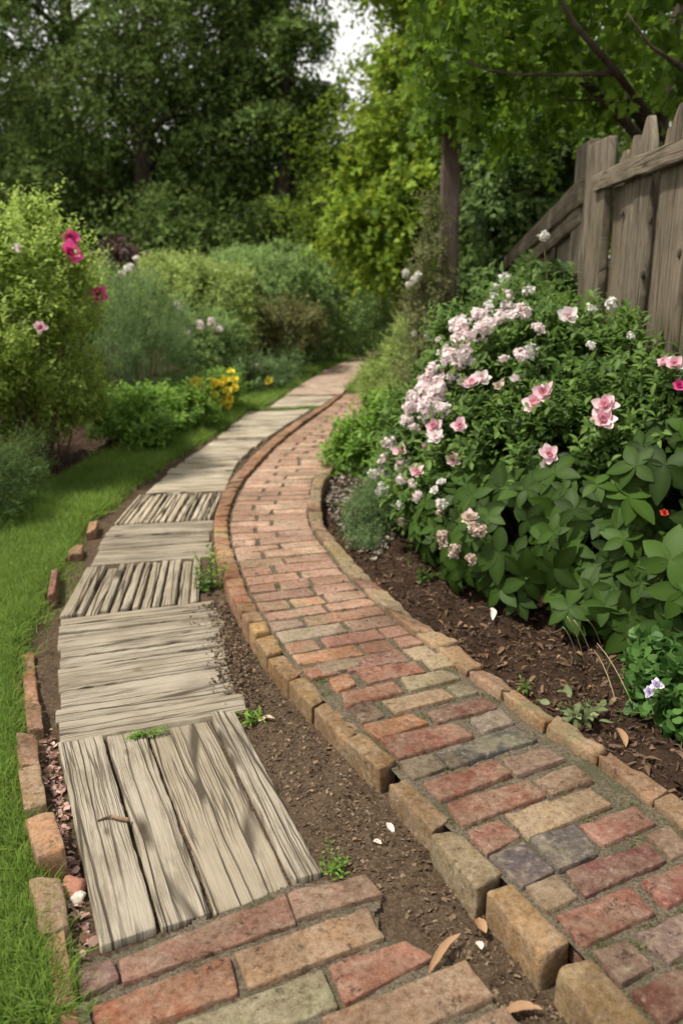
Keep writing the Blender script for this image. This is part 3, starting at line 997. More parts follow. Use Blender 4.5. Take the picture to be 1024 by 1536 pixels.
def build_grass():
    g = np.random.default_rng(11)
    fall = lambda x, y: np.clip((1.9 / np.maximum(y, .6)) ** 1.35, .03, 1) * (x > -2.6 - .25 * y)
    clip = lawn_poly.copy()
    clip[:, 0] = np.maximum(clip[:, 0], -1.9)
    clip[:, 1] = np.clip(clip[:, 1], .75, 14)
    P = scatter_poly(clip, 150000, g, fall)
    P = P + g.normal(size=P.shape) * .016
    far = np.clip(P[:, 1] / 3, 1, 3.2)
    v, f, a = blades(P, g, .056, .0032 * far, M_GRASS, 'lawn_grass', lean=.85)
    tag(obj('lawn_grass', v, f, M_GRASS, attrs={'rnd': a}), kind='stuff')
    edge = resample(lawn_r[2:14], 2600)[:, :2] + np.array([-.02, 0]) + .022 * g.normal(size=(2600, 2))
    edge = edge[vnoise(np.column_stack([edge * 9, edge[:, 0] * 0]), 4) > -.1]
    v, f, a = blades(edge, g, .085, .0034, M_GRASS, '', lean=1.0)
    tag(obj('edge_grass', v, f, M_GRASS, attrs={'rnd': a}), kind='stuff')
    P = scatter_poly(clip, 9000, g, fall)
    v, f, a = blades(P, g, .050, .0024, M_GRASS, '', lean=1.6)
    tag(obj('dry_grass', v, f, leaf_mat('straw_blade', (.22, .17, .07), (.46, .40, .20), .3), attrs={'rnd': a}), kind='stuff')
    # grass on the far verge, right of the far track, and in the gap between the far timbers
    polys = [line([(512, 590), (545, 590), (575, 560), (600, 520), (590, 505), (570, 530), (540, 560)], 0), line([(398, 613), (478, 610), (470, 615), (372, 617)], 0),
             line([(60, 905), (92, 850), (130, 848), (90, 925), (70, 960)], 0)]
    acc = Acc()
    for p, n, L in zip(polys, (5000, 900, 500), (.07, .035, .03)):
        v, f, a = blades(scatter_poly(p, n, g), g, L, .006 if n != 500 else .003, M_GRASS, '')
        acc.add(v, f, a)
    tag(acc.build('verge_grass', M_GRASS), kind='stuff')


build_grass()


def build_mulch():
    g = np.random.default_rng(13)
    m = leaf_mat('bark_mulch', (.028, .016, .010), (.17, .11, .072), .0, None, .9, .15)
    chip = (np.array([(-.5, 0, 0), (.5, .04, .02), (.42, .55, .1), (.3, 1, 0), (-.35, .95, .03), (-.5, .5, .1)]), np.array([(0, 1, 2), (0, 2, 5), (5, 2, 3), (5, 3, 4)]))
    near = np.vstack([rout[:18], [[.35, 5.2, 0], [1.4, 5.2, 0], [1.4, 1.9, 0]]])
    P = scatter_poly(near, 34000, g, lambda x, y: np.clip((2.6 / y) ** 1.5, .05, 1))
    left = np.vstack([lawn_l[2:8], [[-2.6, 7.5, 0], [-2.6, 3, 0]]])
    P2 = scatter_poly(left, 4000, g)
    P = np.vstack([P, P2])
    z = ground_z(P[:, 0], P[:, 1]) + .004
    d = rdir(len(P), g); d[:, 2] *= .35
    N = rdir(len(P), g) * .55; N[:, 2] += 1
    L = .006 + .026 * g.random(len(P)) ** 3
    v, f, a = leaves(np.column_stack([P, z]), d, N, L, .10 + .35 * g.random(len(P)) ** 2, chip, g.random(len(P)) ** 2.2)
    tag(obj('bark_mulch', v, f, m, attrs={'rnd': a}), kind='stuff')
    P = scatter_poly(near, 700, g, lambda x, y: np.clip((2.6 / y) ** 1.5, .05, 1))
    d = rdir(len(P), g); d[:, 2] *= .3
    N = rdir(len(P), g) * .5; N[:, 2] += 1
    v, f, a = leaves(np.column_stack([P, ground_z(P[:, 0], P[:, 1]) + .010]), d, N, .014 + .024 * g.random(len(P)), .5, T_ovate((.05, .35, .48, .3, 0), .5, .3), g.random(len(P)) ** 1.5)
    tag(obj('leaf_litter', v, f, leaf_mat('litter_leaf', (.06, .035, .02), (.30, .19, .11), .1, None, .8, .15), attrs={'rnd': a}), kind='stuff')
    # crumbs of soil and dry bits on the bare strip
    soil = line([(350, 1060), (330, 900), (345, 905), (395, 985), (465, 1060), (560, 1180), (640, 1270), (720, 1370), (840, 1500), (860, 1560), (760, 1540), (660, 1430), (570, 1335), (490, 1310), (420, 1190)], 0)
    P = scatter_poly(soil, 9000, g)
    z = ground_z(P[:, 0], P[:, 1]) + .002
    d = rdir(len(P), g); N = rdir(len(P), g) * .7; N[:, 2] += 1; d[:, 2] *= .3
    L = .002 + .011 * g.random(len(P)) ** 5
    v, f, a = leaves(np.column_stack([P, z]), d, N, L, .35 + .5 * g.random(len(P)), chip, g.random(len(P)) ** 1.3)
    m2 = leaf_mat('soil_crumbs', (.05, .032, .020), (.21, .15, .10), 0, None, .95, .1)
    tag(obj('soil_crumbs', v, f, m2, attrs={'rnd': a}), kind='stuff')
    sp = line([(312, 905), (345, 903), (392, 1066), (352, 1074), (330, 1020)], .017)
    P = scatter_poly(sp, 2600, g)
    P[:, 0] += .03 * g.normal(size=len(P)) * (g.random(len(P)) < .5)
    d = rdir(len(P), g); N = rdir(len(P), g) * .7; N[:, 2] += 1; d[:, 2] *= .3
    v, f, a = leaves(np.column_stack([P, np.maximum(ground_z(P[:, 0], P[:, 1]), .0165) + .001]), d, N, .003 + .010 * g.random(len(P)) ** 3, .5 + .5 * g.random(len(P)), chip, g.random(len(P)) ** 1.8)
    tag(obj('spilled_soil', v, f, m2, attrs={'rnd': a}), kind='stuff')
    # little moss and seedlings in the joints of the paving
    C = scatter_poly(path_poly, 420, g, lambda x, y: np.clip(2.2 / y, .1, 1))
    P = np.repeat(C, 26, 0) + .010 * g.normal(size=(len(C) * 26, 2))
    P = P[inside(path_poly, P[:, 0], P[:, 1])]
    d = rdir(len(P), g); d[:, 2] = np.abs(d[:, 2]) + .3
    N = rdir(len(P), g); N[:, 2] += .8
    v, f, a = leaves(np.column_stack([P, np.full(len(P), BT - .010)]), d, N, .003 + .006 * g.random(len(P)), .5, TD, g.random(len(P)))
    tag(obj('joint_moss', v, f, leaf_mat('joint_moss_leaf', (.05, .065, .015), (.16, .19, .05), .2), attrs={'rnd': a}), kind='stuff')
    # pale petals and gravel between the planks and the loose bricks
    strip = line([(72, 1090), (84, 1120), (112, 1280), (140, 1420), (120, 1450), (108, 1390), (96, 1290), (66, 1150)], 0)
    P = scatter_poly(strip, 420, g)
    z = ground_z(P[:, 0], P[:, 1]) + .006
    d = rdir(len(P), g); N = rdir(len(P), g) * .8; N[:, 2] += 1; d[:, 2] *= .3
    m3 = leaf_mat('petal_litter', (.16, .085, .06), (.62, .42, .36), .1, None, .8, .2)
    v, f, a = leaves(np.column_stack([P, z]), d, N, .006 + .016 * g.random(len(P)) ** 2, .5 + .4 * g.random(len(P)), chip, g.random(len(P)) ** 2)
    tag(obj('petal_litter', v, f, m3, attrs={'rnd': a}), kind='stuff')
    gp = line([(486, 760), (492, 715), (520, 690), (560, 740), (600, 800), (560, 850), (520, 820)], 0)
    P = scatter_poly(gp, 2500, g)
    z = ground_z(P[:, 0], P[:, 1]) + .006
    d = rdir(len(P), g); N = rdir(len(P), g); d[:, 2] *= .4
    m4 = leaf_mat('bed_gravel', (.12, .095, .075), (.36, .31, .26), 0, None, .9, .2)
    v, f, a = leaves(np.column_stack([P, z]), d, N, .008 + .014 * g.random(len(P)), .8, chip, g.random(len(P)))
    tag(obj('bed_gravel', v, f, m4, attrs={'rnd': a}), kind='stuff')


build_mulch()

#--PART2--
# ------------------------------------------------------------------ fence, posts, boards
def board3(c4, thick, nvec, seed, res=(16, 4, 1), r=.006, point=0.0, rough=.0025):
    """plank whose outer face has corners TL, TR, BR, BL (length runs from BL-BR up to TL-TR)"""
    c4 = np.asarray(c4, float)
    a = (np.linalg.norm(c4[0] - c4[3]) + np.linalg.norm(c4[1] - c4[2])) / 4
    b = (np.linalg.norm(c4[1] - c4[0]) + np.linalg.norm(c4[2] - c4[3])) / 4
    c = thick / 2
    r = min(r, b * .4, c * .45)
    X, Y, Z = axis(a, r, res[0]), axis(b, r, res[1]), axis(c, r, res[2])
    I, F = box_topo(len(X), len(Y), len(Z))
    p = np.stack([X[I[:, 0]], Y[I[:, 1]], Z[I[:, 2]]], 1)
    h = np.array([a, b, c])
    off = seed * 5.17
    core = np.clip(p, -(h - r), h - r)
    d = p - core
    p = core + nrm(d) * np.minimum(np.linalg.norm(d, axis=1, keepdims=True), r)
    p[:, 1] += rough * 1.5 * fbm(np.stack([p[:, 0] * 5, p[:, 2] * 20, p[:, 1] * 2], 1) + off, 1, 3)
    p[:, 2] += rough * fbm(np.stack([p[:, 0] * 6, p[:, 1] * 40, p[:, 2]], 1) + off, 2, 3)
    uv = np.stack([p[:, 1] + seed * 1.7, p[:, 0] + seed * .9], 1)
    if point > 0:
        k = np.clip((a - p[:, 0]) / point, 0, 1) ** .8
        p[:, 1] *= .12 + .88 * k
    u, v = (p[:, :1] / a + 1) / 2, (p[:, 1:2] / b + 1) / 2          # u up, v across
    v = np.clip(v, -.1, 1.1)
    W = c4[3] * (1 - u) * (1 - v) + c4[2] * (1 - u) * v + c4[0] * u * (1 - v) + c4[1] * u * v
    return W + np.asarray(nvec) * (p[:, 2:3] - c), F, uv


FX = 1.21                                     # the fence runs away from the camera along this x


def Fp(px, py, x=FX):
    d = ray(px, py)
    t = x / d[0]
    return np.array([x, d[1] * t, CH + d[2] * t])


def build_fence():
    g = np.random.default_rng(17)
    root = thing('board_fence', 'tall weathered board fence with a slanting top rail behind the flowering bush', 'fence', (FX, 3.4, 0))
    P = [('fence_post', 865, 890, 213, 0, 0), ('fence_post', 890, 921, 211, .0, -.03), ('picket', 918, 938, 226, .03, .02), ('picket', 941, 961, 203, .05, .0),
         ('picket', 963, 988, 174, .13, -.012), ('picket', 990, 1003, 190, .03, .015), ('picket', 1006, 1050, 153, .12, -.01), ('picket', 1052, 1100, 150, .1, .012),
         ('picket', 1102, 1165, 135, .1, .0), ('picket', 1170, 1250, 110, .1, .01), ('picket', 1256, 1370, 80, .1, 0)]
    for k, (nm, x0, x1, ty, pt, off) in enumerate(P):
        a, b = Fp(x0, ty), Fp(x1, ty)
        ya, yb = a[1], b[1]
        zt = (a[2] + b[2]) / 2
        xx = FX + off
        tilt = .012 * g.normal()
        c4 = [(xx, ya + tilt, zt), (xx, yb + tilt, zt), (xx, yb, -.02), (xx, ya, -.02)]
        th = .045 if nm == 'fence_post' else .026
        v, F, uv = board3(c4, th, (-1, 0, 0), 3 + k, (22, 5, 1), .012 if nm == 'fence_post' else .006, pt)
        obj(nm, v, F, M_FENCE, root, uv=uv, attrs={'rnd': np.full(len(v), g.random() * .5 + (.8 if off > .01 else 0))})
    xr = FX - .052
    c4 = [Fp(1110, 166, xr), Fp(1110, 206, xr), Fp(887, 289, xr), Fp(887, 262, xr)]
    v, F, uv = board3(c4, .035, (-1, 0, 0), 60, (26, 5, 1), .008, 0, .007)
    obj('rail', v, F, M_FENCE, root, uv=uv, attrs={'rnd': np.full(len(v), .35)})
    # knots and nails
    for (px, py) in ((932, 320), (975, 330), (963, 412), (1018, 380)):
        c = Fp(px, py, FX - .012)
        v, F = box_topo(6, 6, 6)
        d = nrm(v - 2.5)
        obj('knot', c + d * np.array([.006, .012, .017]) * (1 + .2 * fbm(d * 2, 2, 2)[:, None]), F, M_BARK, root)
    # low broken run beyond the corner post
    low = thing('low_picket_fence', 'short mossy pickets half hidden under the fallen boards', 'fence', (FX + .02, 5.1, 0))
    for k, (x0, x1, ty) in enumerate(((838, 857, 338), (806, 825, 366), (778, 790, 385))):
        a, b = Fp(x0, ty, FX + .03), Fp(x1, ty, FX + .03)
        z = a[2]
        c4 = [(FX + .03, a[1], z), (FX + .03, b[1], z), (FX + .03, b[1], -.02), (FX + .03, a[1], -.02)]
        v, F, uv = board3(c4, .03, (-1, 0, 0), 80 + k, (14, 4, 1))
        obj('picket', v, F, M_FENCE, low, uv=uv, attrs={'rnd': np.full(len(v), .5)})
    for k, (q, lab) in enumerate(((((868, 268), (868, 305), (744, 415), (752, 388)), 'upper mossy board slanting down from the fence post into the vines'),
                                  (((868, 309), (868, 335), (790, 398), (790, 378)), 'lower shorter slanting board beneath the mossy one'))):
        x = FX - .03 + .02 * k
        c4 = [Fp(*p, x) for p in q]
        v, F, uv = board3(c4, .03, (-1, 0, 0), 90 + k, (26, 5, 1), .007, .0, .006)
        cc = v.mean(0)
        o = obj('slanting_board', v, F, M_FENCE, uv=uv, attrs={'rnd': np.full(len(v), .75 - .4 * k)}, loc=(cc[0], cc[1], v[:, 2].min()))
        tag(o, lab, 'board', 'fallen fence boards')
    # tall dark post by the path
    c = V(680, 178, 6.2)
    w = .062
    v, F, uv = board3([(c[0] - w, c[1], c[2]), (c[0] + w, c[1], c[2]), (c[0] + w, c[1], -.02), (c[0] - w, c[1], -.02)], .12, (0, -1, 0), 33, (20, 4, 3), .012)
    tag(obj('garden_post', v, F, M_POST, uv=uv, attrs={'rnd': np.full(len(v), .3)}, loc=(c[0], c[1] + .06, 0)), 'tall dark square wooden post with a vine climbing beside it', 'post')
    c = V(597, 427, 9.4)
    w = .045
    v, F, uv = board3([(c[0] - w, c[1], c[2]), (c[0] + w, c[1], c[2]), (c[0] + w, c[1], -.02), (c[0] - w, c[1], -.02)], .1, (0, -1, 0), 34, (10, 4, 2), .01)
    tag(obj('gate_post', v, F, M_POST, uv=uv, attrs={'rnd': np.full(len(v), .2)}, loc=(c[0], c[1] + .05, 0)), 'short grey post at the far end of the brick path', 'post')
    a, b = V(604, 432, 9.45), V(645, 432, 9.6)
    v, F, uv = board3([a, b, (b[0], b[1], -.02), (a[0], a[1], -.02)], .04, (0, -1, 0), 35, (10, 6, 1))
    tag(obj('gate_board', v, F, mat_wood('brown_gate_board', (.26, .18, .14), (.14, .10, .08), .4), uv=uv, attrs={'rnd': np.full(len(v), .3)}, loc=((a[0] + b[0]) / 2, 9.5, 0)),
        'brown wooden panel standing against the short grey far post', 'gate')


build_fence()


# ------------------------------------------------------------------ plants
def E(px, py, Y, rx, ry, rd=None):
    """ellipsoid from its outline in the photo at distance Y; rd = depth radius in metres"""
    c = V(px, py, Y)
    k = Y / math.cos(PITCH) / FPX
    return np.array([c[0], c[1], c[2], rx * k, (rd if rd else rx * k), ry * k])


def foliage(ells, n, slen, m, L, W, tpl, mat, root, g, seed, up=.45, spread=.9, curl=.25, lump=.3, freq=2.6, lo=.62, zmin=.03, name='foliage', jitter=.45, fill=.0):
    P, O = blob_points(ells, n, g, lo=lo, lump=lump, freq=freq, seed=seed, zmin=zmin)
    D = O * .75 + g.normal(size=P.shape) * jitter
    D[:, 2] += up
    P0 = P - nrm(D) * slen * .6
    P0[:, 2] = np.maximum(P0[:, 2], zmin)
    v, f, a = shoots(P0, D, slen, m, L, W, tpl, g, spread, curl)
    o = obj(name, v, f, mat, root, attrs={'rnd': a})
    return o, P, O


def stems(root, base, P, g, mat, r0=.006, n=24, name='stem_cluster', bend=.06, spread=.12):
    acc = Acc()
    i = g.permutation(len(P))[:n]
    for q in P[i]:
        b = np.array([base[0] + (q[0] - base[0]) * .25 + spread * g.normal() * .4, base[1] + (q[1] - base[1]) * .25 + spread * g.normal() * .4, -.01])
        c = curve(b, q, (bend * g.normal(), bend * g.normal(), .05 * np.linalg.norm(q - b)), 7)
        acc.add(*tube(c, np.linspace(r0, r0 * .35, 7), 5))
    return acc.build(name, mat, root)


def shrub(name, label, cat, ells, n, slen, m, L, W, tpl, mat, seed, group=None, stem_mat=None, nst=20, r0=.006, **k):
    g = np.random.default_rng(seed)
    ells = [np.asarray(e, float) for e in ells]
    c = np.mean([e[:2] for e in ells], 0)
    root = thing(name, label, cat, (c[0], c[1], 0), group)
    o, P, O = foliage(ells, n, slen, m, L, W, tpl, mat, root, g, seed, **k)
    stems(root, c, P, g, stem_mat or M_TWIG, r0, nst)
    return root, P, O


# petals and flowers
MP_PALE = mat_petal('pale_pink_petal', (.80, .56, .59), (.93, .89, .88), .45)
MP_PINK = mat_petal('pink_petal', (.74, .20, .32), (.88, .70, .74))
MP_HOT = mat_petal('magenta_petal', (.58, .03, .20), (.86, .14, .42))
MP_WHITE = mat_petal('white_petal', (.62, .60, .50), (.86, .85, .82))
MP_FADE = mat_petal('faded_petal', (.36, .24, .18), (.72, .61, .52))
MP_YEL = mat_petal('yellow_petal', (.85, .68, .04), (.92, .82, .12))
MP_RED = mat_petal('red_petal', (.45, .03, .02), (.65, .10, .06))
MP_LILAC = mat_petal('lilac_petal', (.45, .33, .58), (.80, .74, .86))


def cluster(c, N, R, g, nf=60, pet=5, size=.24):
    """uneven domed head of many small florets"""
    N = nrm(np.asarray(N, float))
    sub = np.vstack([np.zeros(3), rdir(4, g) * R * .5])
    rs = R * np.array([.72, .5, .45, .4, .38])
    FC, DD = [], []
    for s_, r_ in zip(sub, rs):
        d = rdir(nf, g)
        d = d[(d @ N) > -.45][:max(6, int(nf * (r_ / R)))]
        FC.append(c + s_ + d * r_ * (.55 + .5 * g.random((len(d), 1)))); DD.append(d)
    fc, d = np.concatenate(FC), np.concatenate(DD)
    d = nrm(d + .45 * g.normal(size=d.shape))
    ref = nrm(np.cross(d, rdir(len(d), g)))
    y2 = np.cross(d, ref)
    base = np.clip(.7 + .22 * g.normal(size=len(d)), 0, 1)
    P, D, NN, r = [], [], [], []
    for k in range(pet):
        a = 2 * math.pi * k / pet + g.random(len(d)) * .5
        dr = ref * np.cos(a)[:, None] + y2 * np.sin(a)[:, None] + d * .3
        P.append(fc); D.append(dr); NN.append(d + .25 * g.normal(size=d.shape)); r.append(np.clip(base + .1 * g.normal(size=len(d)), 0, 1))
    return leaves(np.concatenate(P), np.concatenate(D), np.concatenate(NN), R * size * (.7 + .6 * g.random(len(d) * pet)), .95, TD, np.concatenate(r))


def bloom(c, N, R, g, loose=.0, full=1.0):
    """layered open flower"""
    N = nrm(np.asarray(N, float))
    x = nrm(np.cross(N, (.3, .2, 1)))
    y = np.cross(N, x)
    P, D, NN, L, r = [], [], [], [], []
    for lay, (np_, rad, rise, ln) in enumerate(((6, .05, .15, 1.0), (6, .05, .6, .85), (7, .04, 1.3, .65), (6, .02, 2.6, .45))):
        k = int(np_ * (full if lay else 1)) or 1
        for i in range(k):
            a = 2 * math.pi * (i + .5 * lay) / k + g.normal() * .2
            o = x * math.cos(a) + y * math.sin(a)
            P.append(c + o * rad * R); D.append(o + N * (rise + loose * g.normal() * .5)); NN.append(N - o * rise * .8 + .15 * g.normal(size=3))
            L.append(R * ln * (.85 + .3 * g.random())); r.append(np.clip(.95 - .3 * lay + .15 * g.normal(), 0, 1))
    return leaves(np.array(P), np.array(D), np.array(NN), np.array(L), .8, TPET, np.array(r))


def hit(px, py, ells, push=.0):
    """first point of the plant's skin along the line of sight, else the nearest pass"""
    d = nrm(ray(px, py))
    o = np.array([0, 0, CH])
    best, miss = None, None
    for e in ells:
        s = e[3:] * 1.0
        oc, dd = (o - e[:3]) / s, d / s
        A, B, C = dd @ dd, oc @ dd, oc @ oc - 1
        disc = B * B - A * C
        if disc > 0:
            t = (-B - math.sqrt(disc)) / A
            if best is None or t < best[0]: best = (t, e)
        elif miss is None or C - B * B / A < miss[2]: miss = (-B / A, e, C - B * B / A)
    t, e = (best or miss)[:2]
    p = o + d * (t - push)
    return p, nrm((p - e[:3]) / e[3:] ** 2), t


def add_flowers(root, spec, ells, g, name='flower_head', stem=True, lift=.012, face=.55):
    """spec: (px, py, radius px, kind); kinds name a petal material and a build"""
    K = {'cl': (MP_PALE, 'c'), 'wh': (MP_WHITE, 'c'), 'fd': (MP_FADE, 'c'), 'pk': (MP_PINK, 'b'), 'big': (MP_PINK, 'l'), 'hot': (MP_HOT, 'b'), 'red': (MP_RED, 'b'),
         'ye': (MP_YEL, 'b'), 'li': (MP_LILAC, 'l'), 'pb': (MP_PALE, 'b'), 'wb': (MP_WHITE, 'b'), 'fb': (MP_FADE, 'b')}
    LAB = {'fd': 'faded beige flower head', 'fb': 'withered cream flower head', 'hot': 'magenta flower head', 'red': 'red flower', 'wh': 'white flower head', 'wb': 'white flower',
           'big': 'large open pink bloom', 'pk': 'deep pink flower', 'li': 'pale lilac flower', 'ye': 'yellow flower'}
    for (px, py, rp, kd) in spec:
        p, n, t = hit(px, py, ells)
        R = rp * t / FPX * (1.15 if kd in ('cl', 'wh') else 1)
        tocam = nrm(np.array([0, 0, CH]) - p)
        N = n * (1 - face) + tocam * face + np.array([0, 0, .35]) + .15 * g.normal(size=3)
        c = p + tocam * (lift + R * .6)
        mat, how = K[kd]
        if how == 'c': v, f, a = cluster(c, N, R * .92, g, int(min(52, max(18, 14 + rp * 1.7))))
        else: v, f, a = bloom(c, N, R * (1.05 if how == 'b' else 1.05), g, .5 if how == 'l' else .1)
        o = obj(name, v, f, mat, root, attrs={'rnd': a})
        if kd in LAB: o['label'] = LAB[kd]
        if stem: obj('stem', *tube(curve(c - nrm(N) * R * .2, p - n * .12 + np.array([0, 0, -.06]), (0, 0, .02), 5), .0022, 5), M_STEM, o)


ML_DARK = leaf_mat('dark_tree_leaf', (0.030, 0.056, 0.016), (0.218, 0.333, 0.083), .35, (.20, .26, .06), .65, .1)
ML_MID = leaf_mat('woodland_leaf', (0.026, 0.051, 0.013), (0.142, 0.223, 0.059), .38, (.24, .30, .07), .65, .1)
ML_MAPLE = leaf_mat('bright_maple_leaf', (0.042, 0.094, 0.010), (0.287, 0.425, 0.048), .45, (.46, .52, .06), .55, .15)
ML_OVER = leaf_mat('overhead_maple_leaf', (0.021, 0.051, 0.006), (0.176, 0.298, 0.036), .5, (.24, .38, .035), .5, .2)
ML_HEDGE = leaf_mat('hedge_leaf', (0.040, 0.073, 0.022), (0.281, 0.404, 0.134), .35, None, .6, .15)
ML_HEDGE2 = leaf_mat('olive_hedge_leaf', (0.048, 0.079, 0.021), (0.361, 0.458, 0.133), .35, None, .6, .15)
ML_BROWN = leaf_mat('bronze_leaf', (.06, .065, .024), (.19, .19, .07), .25, None, .6, .15)  #(0.091, 0.072, 0.033), (0.260, 0.215, 0.098), .25, None, .6, .15)
ML_GREY = leaf_mat('feathery_leaf', (0.042, 0.078, 0.028), (0.199, 0.301, 0.118), .35, None, .6, .15)
ML_LIME = leaf_mat('yellow_green_leaf', (0.044, 0.086, 0.014), (0.374, 0.489, 0.112), .45, None, .55, .2)
ML_PEREN = leaf_mat('perennial_leaf', (0.031, 0.080, 0.010), (0.242, 0.399, 0.070), .4, None, .5, .25)
ML_PEONY = leaf_mat('glossy_peony_leaf', (0.011, 0.025, 0.003), (0.055, 0.109, 0.017), .24, (.18, .28, .03), .52, .14)
ML_ROSE = leaf_mat('flowering_bush_leaf', (0.017, 0.042, 0.007), (0.153, 0.256, 0.057), .38, None, .5, .25)
ML_VINE = leaf_mat('dark_vine_leaf', (0.020, 0.039, 0.011), (0.137, 0.215, 0.061), .3, None, .6, .15)
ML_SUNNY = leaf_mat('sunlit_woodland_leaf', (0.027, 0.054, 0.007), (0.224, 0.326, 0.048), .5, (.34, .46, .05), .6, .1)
ML_DRYV = leaf_mat('dry_vine_leaf', (.07, .08, .03), (.22, .24, .10), .3, None, .6, .15)
ML_PLUM = leaf_mat('plum_leaf', (.04, .018, .018), (.10, .055, .05), .2)
ML_ROUND = leaf_mat('rounded_leaf', (0.027, 0.076, 0.015), (0.109, 0.220, 0.051), .3, None, .5, .25)


# ------------------------------------------------------------------ trees
def tree(name, label, x, y, ells, n, slen, m, L, W, tpl, mat, seed, group=None, trunk_r=.16, top=None, up=.15, lean=(0, 0), limbs=14, lump=.3, jitter=.5, lo=.55, curl=.3, spread=.95):
    g = np.random.default_rng(seed)
    ells = [np.asarray(e, float) for e in ells]
    root = thing(name, label, 'tree', (x, y, 0), group)
    zt = top or max(e[2] for e in ells)
    zs = np.linspace(-.1, zt, 12)
    c = np.stack([x + lean[0] * zs / zt + .12 * np.sin(zs * 1.1 + seed) * (zs > .3), y + lean[1] * zs / zt + .1 * np.cos(zs * .9 + seed), zs], 1)
    v, F = tube(c, np.linspace(trunk_r, trunk_r * .25, 12) * np.where(np.arange(12) == 0, 1.4, 1), 10, seed, .15)
    obj('trunk', v, F, M_BARK, root)
    idx = g.permutation(len(ells))[:limbs]
    for i in idx:
        e = ells[i]
        zb = min(zt * .95, max(.8, e[2] - .5 * np.hypot(e[0] - x, e[1] - y)))
        b = np.array([np.interp(zb, zs, c[:, k]) for k in range(3)])
        cc = curve(b, e[:3] + .2 * g.normal(size=3) * e[3:], (0, 0, .12), 8)
        v, F = tube(cc, np.linspace(trunk_r * .4, .012, 8), 6, i, .15)
        obj('limb', v, F, M_BARK, root)
    o, P, O = foliage(ells, n, slen, m, L, W, tpl, mat, root, g, seed, up=up, curl=curl, lump=lump, lo=lo, zmin=.15, name='crown', jitter=jitter, spread=spread)
    return root


def crown(x, y, zlo, zhi, R, g, k=22, taper=.6, flat=.6):
    out = []
    for i in range(k):
        f = (i + g.random()) / k
        z = zlo + (zhi - zlo) * f
        rad = R * (1 - taper * f ** 1.4)
        a = i * 2.4 + g.normal() * .4
        d = rad * (.45 + .4 * g.random())
        s = rad * (.42 + .2 * g.random())
        out.append((x + d * math.cos(a), y + d * math.sin(a), z, s, s, s * flat))
    return out


